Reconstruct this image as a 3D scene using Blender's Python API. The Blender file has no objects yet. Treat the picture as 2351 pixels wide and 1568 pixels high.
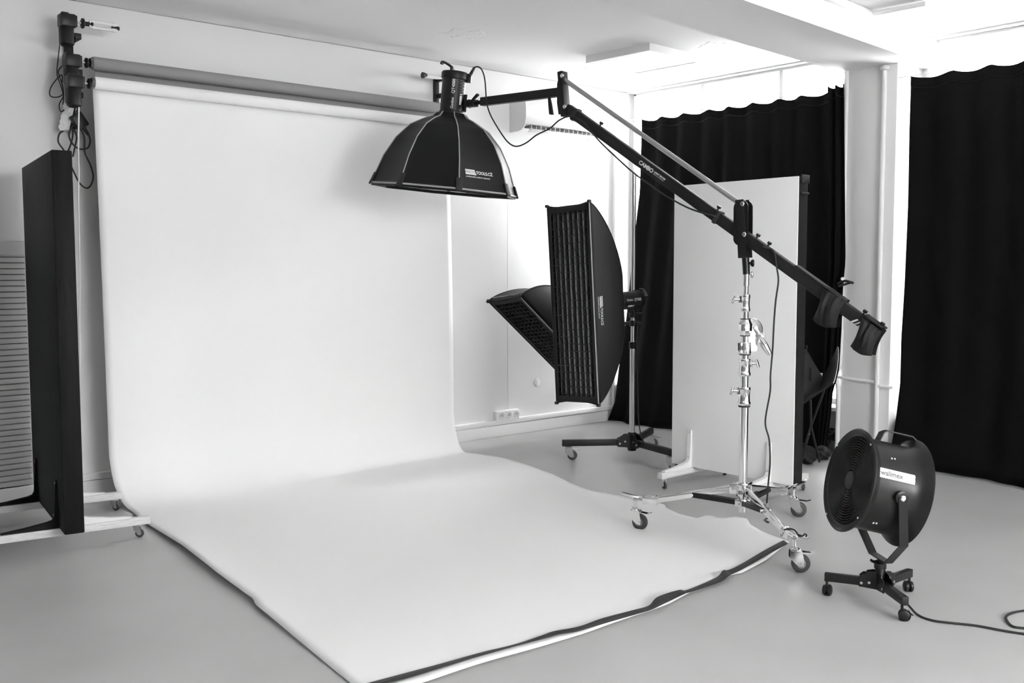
import bpy, bmesh, math, random
from mathutils import Vector, Matrix
random.seed(7)
SC = bpy.context.scene
COL = SC.collection
PI = math.pi

# ---------------------------------------------------------------- camera
EYE = Vector((0, 0, 1.45))
YAW, PITCH, ROLL = math.radians(40.828), math.radians(-4.211), math.radians(-0.089)
FPX, CX, CY = 2285.0, 2351 / 2, 1568 / 2
FWD = Vector((math.sin(YAW) * math.cos(PITCH), math.cos(YAW) * math.cos(PITCH), math.sin(PITCH)))
_r = Vector((math.cos(YAW), -math.sin(YAW), 0)); _u = _r.cross(FWD)
RIGHT = _r * math.cos(ROLL) + _u * math.sin(ROLL)
UP = _u * math.cos(ROLL) - _r * math.sin(ROLL)
cam_d = bpy.data.cameras.new('camera')
cam_d.sensor_width = 36; cam_d.lens = FPX / 2351 * 36; cam_d.clip_start = 0.05; cam_d.clip_end = 200
cam_d.dof.use_dof = True; cam_d.dof.focus_distance = 6.3; cam_d.dof.aperture_fstop = 8.0
cam = bpy.data.objects.new('camera', cam_d); COL.objects.link(cam)
cm = Matrix((RIGHT, UP, -FWD)).transposed().to_4x4(); cm.translation = EYE
cam.matrix_world = cm
SC.camera = cam

# ---------------------------------------------------------------- light and exposure
SC.view_settings.view_transform = 'Standard'; SC.view_settings.look = 'None'
SC.view_settings.gamma = 1; SC.view_settings.use_curve_mapping = False
SC.view_settings.exposure = 1.64
world = bpy.data.worlds.new('overcast_sky'); SC.world = world; world.use_nodes = True
wn = world.node_tree
bg = wn.nodes['Background']; bg.inputs['Strength'].default_value = 21.0
_tc = wn.nodes.new('ShaderNodeTexCoord'); _sx = wn.nodes.new('ShaderNodeSeparateXYZ'); _rp = wn.nodes.new('ShaderNodeValToRGB')
wn.links.new(_tc.outputs['Generated'], _sx.inputs[0]); wn.links.new(_sx.outputs['Z'], _rp.inputs[0])
_rp.color_ramp.elements[0].position = 0.0; _rp.color_ramp.elements[0].color = (.45, .45, .45, 1)
_rp.color_ramp.elements[1].position = 0.5; _rp.color_ramp.elements[1].color = (1, 1, 1, 1)
wn.links.new(_rp.outputs[0], bg.inputs['Color'])
SC.cycles.max_bounces = 14; SC.cycles.diffuse_bounces = 10; SC.cycles.glossy_bounces = 5
SC.cycles.transmission_bounces = 6; SC.cycles.transparent_max_bounces = 16
SC.cycles.use_denoising = True; SC.cycles.sample_clamp_indirect = 20; SC.cycles.caustics_reflective = False
XG = 7.20                                   # window glass plane
RW = (1.0, 3.6, 1.5, 2.85)                     # unseen window added in the rear wall for frontal fill light: x0, x1, z0, z1
BAYS = [(4.07, 6.52), (.0, 3.66), (-3.3, -.8)]
def portal(y0, y1, z0, z1):
    l = bpy.data.lights.new('window_portal', 'AREA'); l.shape = 'RECTANGLE'; l.size = y1 - y0; l.size_y = z1 - z0
    l.cycles.is_portal = True
    o = bpy.data.objects.new('window_portal', l); COL.objects.link(o)
    o.location = (XG + .12, (y0 + y1) / 2, (z0 + z1) / 2)
    o.rotation_euler = (PI / 2, 0, PI / 2)     # -Z points to -X
    return o
for y0, y1 in BAYS: portal(y0, y1, 2.70 if y1 > 0 else .5, 3.08)
_pr = portal(RW[0], RW[1], RW[2], RW[3]); _pr.location = ((RW[0] + RW[1]) / 2, -3.75, (RW[2] + RW[3]) / 2); _pr.rotation_euler = (PI / 2, 0, PI)
portal(3.30, 3.66, .35, 2.70); portal(6.0, 6.52, .35, 2.70)

# ---------------------------------------------------------------- pixel -> place (2351 x 1568 frame)
def ray(x, y): return RIGHT * ((x - CX) / FPX) - UP * ((y - CY) / FPX) + FWD
def at(x, y, d): return EYE + ray(x, y) * d
def onA(x, y, ax, v):
    d = ray(x, y); return EYE + d * ((v - EYE[ax]) / d[ax])
def onX(x, y, v): return onA(x, y, 0, v)
def onY(x, y, v): return onA(x, y, 1, v)
def onZ(x, y, v=0.0): return onA(x, y, 2, v)
def zat(x, y, c):                            # height where the ray passes a vertical axis at c
    d = ray(x, y); t = (c[0] * d.x + c[1] * d.y) / (d.x * d.x + d.y * d.y); return EYE.z + d.z * t
def onP(x, y, p, n):
    d = ray(x, y); return EYE + d * ((p - EYE).dot(n) / d.dot(n))

# ---------------------------------------------------------------- mesh builder
def frame(z, x=None, o=(0, 0, 0)):           # matrix whose Z is z, X close to x
    z = Vector(z).normalized()
    x = Vector(x) if x is not None else (Vector((1, 0, 0)) if abs(z.x) < .9 else Vector((0, 1, 0)))
    y = z.cross(x).normalized(); x = y.cross(z).normalized()
    m = Matrix((x, y, z)).transposed().to_4x4(); m.translation = Vector(o); return m
def T(x, y, z): return Matrix.Translation((x, y, z))
def RZ(a): return Matrix.Rotation(a, 4, 'Z')
def RX(a): return Matrix.Rotation(a, 4, 'X')
def RY(a): return Matrix.Rotation(a, 4, 'Y')
def spline(pts, k=6):
    P = [Vector(p) for p in pts]; out = []
    for i in range(len(P) - 1):
        a, b, c, d = P[max(i - 1, 0)], P[i], P[i + 1], P[min(i + 2, len(P) - 1)]
        for j in range(k):
            t = j / k
            out.append(.5 * ((2 * b) + (c - a) * t + (2 * a - 5 * b + 4 * c - d) * t * t + (3 * b - a - 3 * c + d) * t ** 3))
    out.append(P[-1]); return out
def lerp_table(tab, x):
    if x <= tab[0][0]: return tab[0][1]
    for (a, va), (b, vb) in zip(tab, tab[1:]):
        if x <= b: return va + (vb - va) * (x - a) / (b - a)
    return tab[-1][1]

ROOT_LOC = {}
class MB:
    def __init__(s, M=None): s.bm = bmesh.new(); s.M = M or Matrix()
    def vert(s, c): return s.bm.verts.new(s.M @ Vector(c))
    def face(s, vs):
        try: return s.bm.faces.new(vs)
        except ValueError: return None
    def box(s, c, size, M=None, bevel=0.0, seg=2):
        M = M or Matrix(); c = Vector(c); vs = []
        for i in (-.5, .5):
            for j in (-.5, .5):
                for k in (-.5, .5): vs.append(s.vert(M @ (c + Vector((i * size[0], j * size[1], k * size[2])))))
        fs = [s.face([vs[i] for i in q]) for q in ((0, 1, 3, 2), (4, 6, 7, 5), (0, 4, 5, 1), (2, 3, 7, 6), (0, 2, 6, 4), (1, 5, 7, 3))]
        if bevel:
            es = list({e for f in fs for e in f.edges})
            bmesh.ops.bevel(s.bm, geom=es, offset=bevel, segments=seg, profile=.5, affect='EDGES')
        return s
    def bar(s, p, q, w, h, up=(0, 0, 1), bevel=0.0):       # rectangular bar from p to q: w across, h along up
        p, q = Vector(p), Vector(q); z = (q - p); m = frame(z, Vector(up).cross(z), (p + q) / 2)
        return s.box((0, 0, 0), (w, h, z.length), m, bevel)
    def cyl(s, p, q, r, r2=None, n=20, cap=True):
        p, q = Vector(p), Vector(q); r2 = r if r2 is None else r2; m = frame(q - p, None, p); L = (q - p).length
        return s.lathe([(0, 0), (r, 0), (r2, L), (0, L)] if cap else [(r, 0), (r2, L)], m, n)
    def lathe(s, prof, m=None, n=24, a0=0.0, a1=2 * PI):
        m = m or Matrix(); full = abs(a1 - a0 - 2 * PI) < 1e-6; rings = []
        cnt = n if full else n + 1
        for r, z in prof:
            if r < 1e-7: rings.append([s.vert(m @ Vector((0, 0, z)))] * cnt)
            else: rings.append([s.vert(m @ Vector((r * math.cos(a0 + (a1 - a0) * i / n), r * math.sin(a0 + (a1 - a0) * i / n), z))) for i in range(cnt)])
        for A, B in zip(rings, rings[1:]):
            for i in range(n):
                j = (i + 1) % cnt; q = []
                for v in (A[i], A[j], B[j], B[i]):
                    if v not in q: q.append(v)
                if len(q) > 2: s.face(q)
        return s
    def tube(s, pts, r, n=8, k=6, closed=False, smooth=True, flat=1.0):
        P = spline(pts, k) if smooth else [Vector(p) for p in pts]
        prev = None; rings = []; N = len(P)
        for i, p in enumerate(P):
            t = (P[min(i + 1, N - 1)] - P[max(i - 1, 0)]).normalized()
            if prev is None: prev = frame(t).to_3x3().col[0]
            x = (prev - t * prev.dot(t)).normalized(); y = t.cross(x); prev = x
            rr = r(i / (N - 1)) if callable(r) else r
            rings.append([s.vert(p + (x * math.cos(2 * PI * j / n) + y * flat * math.sin(2 * PI * j / n)) * rr) for j in range(n)])
        for A, B in zip(rings, rings[1:]):
            for j in range(n): s.face([A[j], A[(j + 1) % n], B[(j + 1) % n], B[j]])
        if closed:
            for j in range(n): s.face([rings[-1][j], rings[-1][(j + 1) % n], rings[0][(j + 1) % n], rings[0][j]])
        else: s.face(rings[0][::-1]); s.face(rings[-1])
        return s
    def prism(s, poly, m, d):                              # poly in local XY, extruded from 0 to d along Z
        a = [s.vert(m @ Vector((x, y, 0))) for x, y in poly]; b = [s.vert(m @ Vector((x, y, d))) for x, y in poly]
        s.face(a[::-1]); s.face(b)
        for i in range(len(a)): j = (i + 1) % len(a); s.face([a[i], a[j], b[j], b[i]])
        return s
    def grid(s, nu, nv, f, wrap=False):
        V = [[s.vert(f(i / nu, j / nv)) for j in range(nv + 1)] for i in range(nu if wrap else nu + 1)]
        for i in range(nu):
            for j in range(nv):
                k = (i + 1) % len(V); s.face([V[i][j], V[k][j], V[k][j + 1], V[i][j + 1]])
        return s
    def ball(s, c, r, sc=(1, 1, 1), n=14, m=None):
        m = m or Matrix(); prof = [(math.sin(PI * i / 8), -math.cos(PI * i / 8)) for i in range(9)]
        prof[0] = (0, -1); prof[-1] = (0, 1)
        return s.lathe(prof, T(*c) @ m @ Matrix.Diagonal((r * sc[0], r * sc[1], r * sc[2], 1)), n)
    def text(s, body, f, size, bold=0.0, align='LEFT', shear=0.0, spacing=1.0):
        c = bpy.data.curves.new('lettering', 'FONT'); c.body = body; c.size = size; c.align_x = align; c.align_y = 'CENTER'
        c.offset = bold; c.shear = shear; c.space_character = spacing; c.resolution_u = 3
        o = bpy.data.objects.new('lettering', c); COL.objects.link(o)
        dg = bpy.context.evaluated_depsgraph_get(); me = bpy.data.meshes.new_from_object(o.evaluated_get(dg))
        COL.objects.unlink(o); bpy.data.objects.remove(o); bpy.data.curves.remove(c)
        vs = [s.vert(f(v.co.x, v.co.y)) for v in me.vertices]
        for p in me.polygons: s.face([vs[i] for i in p.vertices])
        bpy.data.meshes.remove(me); return s
    def split(s, name, mat, parent, **k):    # every separate piece becomes a part of its own
        bm = s.bm; bmesh.ops.remove_doubles(bm, verts=bm.verts, dist=1e-6); seen = set(); out = []
        for v0 in list(bm.verts):
            if v0 in seen: continue
            st, isl = [v0], []; seen.add(v0)
            while st:
                v = st.pop(); isl.append(v)
                for e in v.link_edges:
                    w = e.other_vert(v)
                    if w not in seen: seen.add(w); st.append(w)
            g = MB(); mp = {v: g.bm.verts.new(v.co) for v in isl}
            for f in {f for v in isl for f in v.link_faces}: g.bm.faces.new([mp[v] for v in f.verts])
            out.append(g.build(name, mat, parent, **k))
        bm.free(); return out
    def build(s, name, mat, parent=None, sharp=35, solid=0.0, sub=0, label=None, kind=None, offset=-1.0):
        bm = s.bm; bmesh.ops.remove_doubles(bm, verts=bm.verts, dist=1e-6)
        bmesh.ops.recalc_face_normals(bm, faces=bm.faces)
        me = bpy.data.meshes.new(name); o = bpy.data.objects.new(name, me); COL.objects.link(o)
        if parent is not None: base = ROOT_LOC[parent.name]
        elif kind == 'structure': base = Vector((0, 0, 0))
        else:
            xs = [v.co for v in bm.verts]
            base = Vector(((min(v.x for v in xs) + max(v.x for v in xs)) / 2, (min(v.y for v in xs) + max(v.y for v in xs)) / 2, min(v.z for v in xs)))
        for v in bm.verts: v.co -= base
        bm.to_mesh(me); bm.free()
        if parent is None: o.location = base
        else: o.parent = parent
        ROOT_LOC[o.name] = base
        me.materials.append(mat)
        if sharp:
            me.polygons.foreach_set('use_smooth', [True] * len(me.polygons)); me.set_sharp_from_angle(angle=math.radians(sharp))
        if sub:
            m = o.modifiers.new('subdivision', 'SUBSURF'); m.levels = sub; m.render_levels = sub
        if solid:
            m = o.modifiers.new('thickness', 'SOLIDIFY'); m.thickness = solid; m.offset = offset
        if label: o['label'] = label
        if kind: o['kind'] = kind
        return o
def thing(name, label, cat, loc, group=None):
    o = bpy.data.objects.new(name, None); o.empty_display_size = .1; COL.objects.link(o)
    o.location = loc; ROOT_LOC[o.name] = Vector(loc); o['label'] = label; o['category'] = cat
    if group: o['group'] = group
    return o
def tag(o, label, cat, group=None):
    o['label'] = label; o['category'] = cat
    if group: o['group'] = group
    return o

# ---------------------------------------------------------------- materials (the photograph is black and white)
def mat(name, v, rough=.6, metal=0.0, spec=.5, bump=0.0, bscale=40.0, var=0.0, vscale=3.0, stretch=None, detail=4.0):
    m = bpy.data.materials.new(name); m.use_nodes = True; nt = m.node_tree; b = nt.nodes['Principled BSDF']
    b.inputs['Base Color'].default_value = (v, v, v, 1); b.inputs['Roughness'].default_value = rough
    b.inputs['Metallic'].default_value = metal; b.inputs['Specular IOR Level'].default_value = spec
    if bump or var:
        tc = nt.nodes.new('ShaderNodeTexCoord'); mp = nt.nodes.new('ShaderNodeMapping'); nt.links.new(tc.outputs['Object'], mp.inputs[0])
        if stretch: mp.inputs['Scale'].default_value = stretch
    if bump:
        nz = nt.nodes.new('ShaderNodeTexNoise'); nz.inputs['Scale'].default_value = bscale; nz.inputs['Detail'].default_value = detail
        bp = nt.nodes.new('ShaderNodeBump'); bp.inputs['Strength'].default_value = bump; bp.inputs['Distance'].default_value = .01
        nt.links.new(mp.outputs[0], nz.inputs['Vector']); nt.links.new(nz.outputs[0], bp.inputs['Height']); nt.links.new(bp.outputs[0], b.inputs['Normal'])
    if var:
        n2 = nt.nodes.new('ShaderNodeTexNoise'); n2.inputs['Scale'].default_value = vscale; n2.inputs['Detail'].default_value = 5
        rp = nt.nodes.new('ShaderNodeValToRGB'); lo, hi = v * (1 - var), min(.95, v * (1 + var))
        rp.color_ramp.elements[0].position = .35; rp.color_ramp.elements[1].position = .65
        rp.color_ramp.elements[0].color = (lo, lo, lo, 1); rp.color_ramp.elements[1].color = (hi, hi, hi, 1)
        nt.links.new(mp.outputs[0], n2.inputs['Vector']); nt.links.new(n2.outputs[0], rp.inputs[0]); nt.links.new(rp.outputs[0], b.inputs['Base Color'])
    return m
def glass_mat():
    m = bpy.data.materials.new('window_glass'); m.use_nodes = True; nt = m.node_tree; nt.nodes.clear()
    o = nt.nodes.new('ShaderNodeOutputMaterial'); mx = nt.nodes.new('ShaderNodeMixShader'); t = nt.nodes.new('ShaderNodeBsdfTransparent')
    g = nt.nodes.new('ShaderNodeBsdfGlossy'); g.inputs['Roughness'].default_value = .02
    f = nt.nodes.new('ShaderNodeFresnel'); f.inputs[0].default_value = 1.45
    nt.links.new(f.outputs[0], mx.inputs[0]); nt.links.new(t.outputs[0], mx.inputs[1]); nt.links.new(g.outputs[0], mx.inputs[2]); nt.links.new(mx.outputs[0], o.inputs[0])
    return m
M = dict(
    wall=mat('painted_plaster', .77, .85, bump=.12, bscale=9, detail=6),
    wall_dark=mat('bounce_cutting_plaster', .15, .85, bump=.12, bscale=9),
    ceil=mat('ceiling_plaster', .80, .9, bump=.10, bscale=6, detail=6),
    floor=mat('screed_floor', .46, .42, bump=.015, bscale=30, var=.05, vscale=1.3, spec=.4),
    trim=mat('white_trim', .78, .5), paint=mat('white_gloss_paint', .8, .35),
    paper=mat('white_paper', .88, .75, bump=.02, bscale=3), gpaper=mat('grey_paper', .30, .75), core=mat('cardboard', .16, .9),
    tape=mat('black_gaffer_tape', .022, .5, bump=.2, bscale=60),
    black=mat('black_powder_coat', .012, .5, spec=.3, bump=.05, bscale=300), plastic=mat('black_plastic', .011, .42, spec=.35), rubber=mat('black_rubber', .018, .6),
    metalblk=mat('black_painted_steel', .010, .36, spec=.35), cord=mat('black_cable', .015, .5),
    cloth=mat('black_curtain_cloth', .006, .9, bump=.15, bscale=250, spec=.08), bag=mat('black_nylon', .014, .7, bump=.3, bscale=70, spec=.3),
    nylon=mat('softbox_nylon', .008, .5, bump=.12, bscale=14, spec=.25), grid=mat('grid_cloth', .03, .6, spec=.4),
    piping=mat('grey_piping', .38, .6), silver=mat('silver_lining', .75, .35, metal=.6), diff=mat('white_diffuser', .75, .8),
    board=mat('black_painted_foam', .007, .6, bump=.35, bscale=14, stretch=(4, 4, .6), spec=.16, var=.3, vscale=6),
    wboard=mat('white_foam_board', .90, .8, bump=.04, bscale=90), bboard=mat('rough_black_foam', .012, .8, bump=.8, bscale=120, spec=.3),
    wood=mat('pale_pine', .68, .55, bump=.06, bscale=18, var=.10, vscale=9, stretch=(.6, 12, 12)),
    chrome=mat('chrome', .82, .14, metal=1), steel=mat('zinc_steel', .62, .3, metal=1), rod=mat('brushed_aluminium', .5, .32, metal=1),
    wheel=mat('grey_rubber_wheel', .05, .55), hubg=mat('grey_wheel_hub', .22, .5), white=mat('white_plastic', .8, .4), acw=mat('air_conditioner_white', .64, .4), label=mat('white_label', .82, .5),
    print=mat('white_print', .72, .6), dkprint=mat('dark_grey_print', .12, .6), ltprint=mat('light_grey_print', .5, .6),
    dark=mat('dark_cavity', .03, .6), leather=mat('black_leather', .02, .42, bump=.1, bscale=40), led=mat('lamp_diffuser', .86, .5),
    slat=mat('grey_white_slats', .55, .6), glass=glass_mat())

def peel(m, pts, r):                          # patches of flaking plaster with a shape of their own (height only)
    nt = m.node_tree; b = nt.nodes['Principled BSDF']; tc = nt.nodes.new('ShaderNodeTexCoord'); last = None
    for p in pts:
        d = nt.nodes.new('ShaderNodeVectorMath'); d.operation = 'DISTANCE'; d.inputs[1].default_value = p; nt.links.new(tc.outputs['Object'], d.inputs[0])
        k = nt.nodes.new('ShaderNodeMapRange'); k.inputs['From Min'].default_value = r; k.inputs['From Max'].default_value = r * .3; nt.links.new(d.outputs['Value'], k.inputs['Value'])
        if last is None: last = k.outputs[0]
        else:
            a = nt.nodes.new('ShaderNodeMath'); a.operation = 'MAXIMUM'; nt.links.new(last, a.inputs[0]); nt.links.new(k.outputs[0], a.inputs[1]); last = a.outputs[0]
    n = nt.nodes.new('ShaderNodeTexNoise'); n.inputs['Scale'].default_value = 9; n.inputs['Detail'].default_value = 6; nt.links.new(tc.outputs['Object'], n.inputs['Vector'])
    mm = nt.nodes.new('ShaderNodeMath'); mm.operation = 'MULTIPLY'; nt.links.new(last, mm.inputs[0]); nt.links.new(n.outputs[0], mm.inputs[1])
    mu = nt.nodes.new('ShaderNodeMapRange'); mu.inputs['From Min'].default_value = .40; mu.inputs['From Max'].default_value = .45; nt.links.new(mm.outputs[0], mu.inputs['Value'])
    bp = nt.nodes.new('ShaderNodeBump'); bp.inputs['Strength'].default_value = .6; bp.inputs['Distance'].default_value = .012; nt.links.new(mu.outputs[0], bp.inputs['Height'])
    old = b.inputs['Normal'].links[0].from_socket; nt.links.new(old, bp.inputs['Normal']); nt.links.new(bp.outputs[0], b.inputs['Normal'])
peel(M['ceil'], [onZ(1062, 78, 3.105), onZ(1652, 106, 3.105), onZ(1392, 160, 3.105)], .34)

# ================================================================ THE SETTING
YB, XL, YR, ZC = 6.524, -0.6, -3.5, 3.105      # back wall, left wall, rear wall, ceiling height
XC = 6.81                                      # plane of the curtains and of the pillar front
def struct(name, mb, m, parent=None, **k): return mb.build(name, m, parent, kind='structure' if parent is None else None, **k)
struct('floor', MB().box(((XL + 7.3) / 2, (YR + YB) / 2, -.06), (7.3 - XL, 10.3, .12)), M['floor'], sharp=0)
struct('ceiling', MB().box(((XL + 7.3) / 2, (YR + YB) / 2, ZC + .06), (7.3 - XL, 10.3, .12)), M['ceil'], sharp=0)
struct('wall_back', MB().box(((XL + 7.3) / 2, YB + .06, 1.55), (7.3 - XL, .12, 3.1)), M['wall'], sharp=0)
struct('wall_left', MB().box((XL - .06, (YR + YB) / 2, 1.55), (.12, 10.3, 3.1)), M['wall_dark'], sharp=0)  # unseen; set close and dark to cut bounce light on the left floor
rw = MB()
for a, b, c, d in ((XL, RW[0], 0, 3.1), (RW[1], 7.3, 0, 3.1), (RW[0], RW[1], 0, RW[2]), (RW[0], RW[1], RW[3], 3.1)): rw.box(((a + b) / 2, YR - .06, (c + d) / 2), (b - a, .12, d - c))
struct('wall_rear', rw, M['wall'], sharp=0)
f = MB()
for x in (RW[0] + .03, (RW[0] + RW[1]) / 2, RW[1] - .03): f.box((x, YR - .06, (RW[2] + RW[3]) / 2), (.06, .07, RW[3] - RW[2]))
for z in (RW[2] + .03, RW[3] - .03): f.box(((RW[0] + RW[1]) / 2, YR - .06, z), (RW[1] - RW[0], .07, .06))
w = struct('window_4', f, M['trim']); MB().box(((RW[0] + RW[1]) / 2, YR - .055, (RW[2] + RW[3]) / 2), (RW[1] - RW[0], .006, RW[3] - RW[2])).build('pane', M['glass'], w, sharp=0)  # added fill window, out of view behind the camera
wr = MB()
wr.box((7.20, (YR + YB) / 2, .17), (.24, YB - YR, .34))                # spandrel under the windows
wr.box((7.20, (YR + YB) / 2, 3.101), (.24, YB - YR, .012))              # lintel
for a, b in ((YR, -3.3), (-.8, .0)): wr.box((7.06, (a + b) / 2, 1.55), (.52, b - a, 3.1))
wr.box((7.20, -2.05, .42), (.24, 2.5, .17)); struct('wall_right', wr, M['wall'], sharp=0)
struct('pillar', MB().box((7.06, 3.865, 1.46), (.52, .41, 2.92), bevel=.008), M['wall'])
bm_ = MB()
def beam_y(x, right): return (3.53 if right else 4.11) - .072 * (6.8 - x)
bm_.prism([(XL, beam_y(XL, 1)), (7.3, beam_y(7.3, 1)), (7.3, beam_y(7.3, 0)), (XL, beam_y(XL, 0))], T(0, 0, 2.905), ZC - 2.905)
struct('ceiling_beam', bm_, M['ceil'], sharp=0)
for i, (y0, y1) in enumerate(BAYS):
    f = MB(); z0, z1 = (.5 if i == 2 else .34), 3.098; n = (3, 4, 4)[i]
    for y in (y0 + .02, y1 - .02): f.box((XG, y, (z0 + z1) / 2), (.07, .04, z1 - z0), bevel=.006)
    for z, hh in ((z0 + .03, .06), (z1 - .01, .02)): f.box((XG, (y0 + y1) / 2, z), (.07, y1 - y0, hh), bevel=.004)
    for k in range(1, n): f.box((XG, y0 + (y1 - y0) * k / n, (z0 + z1) / 2), (.05, .035, z1 - z0))
    w = struct('window_%d' % (i + 1), f, M['trim'])
    MB().box((XG + .005, (y0 + y1) / 2, (z0 + z1) / 2), (.006, y1 - y0, z1 - z0)).build('pane', M['glass'], w, sharp=0)
    MB().box((7.06, (y0 + y1) / 2, z0 + .005), (.22, y1 - y0, .03), bevel=.006).build('window_sill', M['trim'], w)
struct('baseboard_back', MB().box(((XL + 6.9) / 2, YB - .009, .05), (6.9 - XL, .018, .10), bevel=.004), M['wall'])
# cable trunking along the back wall above the plinth
struct('trim_1', MB().box(((1.75 + 6.88) / 2, YB - .018, .128), (6.88 - 1.75, .036, .042), bevel=.006), M['trim'])
# slim vertical corner trim where the back wall meets the window bay
struct('trim_2', MB().box((6.90, YB - .02, 1.52), (.035, .04, 2.75), bevel=.008), M['trim'])
# hairline joint in the back wall plaster
xj = onY(1166, 600, YB).x
struct('trim_4', MB().box((xj, YB, 1.2), (.005, .0016, 2.0), bevel=.0007), M['wall'])
# trunking along the beam, turning out over the ceiling
tr = MB(); e0, e1 = Vector((2.6, beam_y(2.6, 1) - .02, ZC - .02)), Vector((6.05, beam_y(6.05, 1) - .02, ZC - .02))
tr.bar(e0, e1, .045, .035, bevel=.004)
tr.bar(e1 + Vector((0, .02, 0)), e1 + Vector((.03, -.36, 0)), .03, .03, bevel=.004)
struct('trim_3', tr, M['trim'])

# ceiling lamp: flat square panel
cs = [onZ(x, y, 3.05) for x, y in ((1356, 146), (1480, 116), (1594, 143), (1476, 168))]
cc = sum(cs, Vector()) / 4; ang = math.atan2((cs[2] - cs[1]).y, (cs[2] - cs[1]).x); S = .63
lamp = thing('ceiling_lamp', 'flat square white lamp panel, switched off, fixed to the ceiling', 'lamp', (cc.x, cc.y, 3.05))
LM = T(cc.x, cc.y, 0) @ RZ(ang)
f = MB(LM)
for s in (-1, 1):
    f.box((s * (S / 2 - .008), 0, 3.0775), (.016, S, .055)); f.box((0, s * (S / 2 - .008), 3.0775), (S - .032, .016, .055))
f.build('frame', M['trim'], lamp); MB(LM).box((0, 0, 3.064), (S - .032, S - .032, .02)).build('diffuser', M['led'], lamp)

# ================================================================ BACK WALL
# air conditioner
AX0, AX1, AZ0, AZ1, AD = onY(1170, 270, YB).x, onY(1376, 300, YB - .2).x, 2.605, 2.90, .21
ac = thing('air_conditioner', 'white wall-mounted air conditioner with an open louvre under the ceiling', 'air conditioner', ((AX0 + AX1) / 2, YB, AZ0))
prof = [(0, 0), (.0, .295), (.15, .295), (.195, .27), (.21, .2), (.21, .10), (.195, .055)]
prof2 = [(.195, .055), (.155, .028), (.10, .0), (0, 0)]
full = prof + [(.16, .045), (.12, .05), (.09, .012), (.06, 0)]
def acm(x): return Matrix(((0, 0, 1, x), (-1, 0, 0, YB), (0, 1, 0, AZ0), (0, 0, 0, 1)))
W_ = AX1 - AX0
b = MB().prism(full, acm(AX0 + .012), W_ - .024)
b.build('body', M['acw'], ac, sharp=50)
b = MB(); side = prof + [(.18, .03), (.15, .01), (.11, 0)]
for x in (AX0, AX1 - .014): b.prism(side, acm(x), .014)
b.split('side_cap', M['acw'], ac, sharp=50)
MB().box(((AX0 + AX1) / 2, YB - .145, AZ0 + .036), (W_ - .12, .07, .008)).build('air_slot', M['dark'], ac)
b = MB()
for k in range(14):
    x = AX0 + .09 + (W_ - .18) * k / 13; b.box((x, YB - .168, AZ0 + .034), (.005, .03, .035))
b.split('vane', M['acw'], ac)
b = MB(); b.bar((AX0 + .06, YB - .19, AZ0 + .004), (AX1 - .06, YB - .19, AZ0 + .004), .055, .006, up=(0, .35, 1), bevel=.002); b.build('louvre_flap', M['acw'], ac)
fx = AX0 + W_ * .62
b = MB().text('GREE', lambda x, y: (fx + x, YB - .2115, AZ0 + .125 + y), .022, .0004)
b.lathe([(0, 0), (.006, 0), (.006, .001), (0, .001)], frame((0, -1, 0), (1, 0, 0), (fx - .012, YB - .2105, AZ0 + .125)), 12)
b.build('logo', M['dkprint'], ac, sharp=0)
# socket strip
s0, s1 = onY(1140, 962, YB - .04), onY(1192, 962, YB - .04); zt, zb = .225, .140
sk = thing('socket_strip', 'white triple socket block on the back wall above the trunking', 'socket', ((s0.x + s1.x) / 2, YB, zb))
SW = s1.x - s0.x
MB().box(((s0.x + s1.x) / 2, YB - .022, (zt + zb) / 2), (SW, .044, zt - zb), bevel=.005).build('housing', M['white'], sk)
for k in range(3):
    x = s0.x + SW * (k + .5) / 3 + .008; c = Vector((x, YB - .0445, (zt + zb) / 2))
    q = MB().lathe([(.032, 0), (.032, .004), (.027, .004), (.0255, -.012 + .013), (0, .001)], frame((0, -1, 0), (1, 0, 0), c), 24).build('socket_outlet', M['trim'], sk)
    h = MB()
    for dx, dz in ((-.0095, 0), (.0095, 0)): h.cyl(c + Vector((dx, -.001, dz)), c + Vector((dx, -.0035, dz)), .0032, n=10)
    h.cyl(c + Vector((0, -.001, .010)), c + Vector((0, -.008, .010)), .0024, n=10)
    h.build('contact', M['dark'], q)
# round blanking plate plastered over
c = onY(1233, 877, YB)
tag(MB().lathe([(.037, 0), (.037, .0015), (.034, .0022), (.0, .002)], frame((0, -1, 0), (1, 0, 0), c), 32).build('blanking_plate', M['wall']), 'round painted-over blanking plate on the back wall right of the sockets', 'cover plate')

# slatted shutter at the far left
sl = thing('slatted_shutter', 'wide slatted panel of narrow horizontal boards on the back wall', 'shutter', (.85, YB, .10))
x0, x1 = .1, 1.72
b = MB(); z = .135; k = 0
while z < 1.53:
    b.box(((x0 + x1) / 2, YB - .032, z + .0155), (x1 - x0, .024, .031), bevel=.004, seg=1); z += .0347
b.build('slats', M['slat'], sl); MB().box(((x0 + x1) / 2, YB - .010, .85), (x1 - x0, .02, 1.42)).build('backing', M['dark'], sl)
MB().box(((x0 + x1) / 2, YB - .03, 1.575), (x1 - x0, .06, .08), bevel=.006).build('top_rail', M['slat'], sl)
MB().box(((x0 + x1) / 2, YB - .03, .085), (x1 - x0, .06, .085), bevel=.006).build('bottom_rail', M['trim'], sl)

# ================================================================ BACKDROP ROLLS
YW_, YG_ = 6.19, 6.30
Wl, Gl = onY(217, 190, YW_), onY(211, 145, YG_)
WR, GR = .037, .040
Wx1 = onY(1030, 450, YW_ + WR).x
def lift(y): return 0.0
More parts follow.
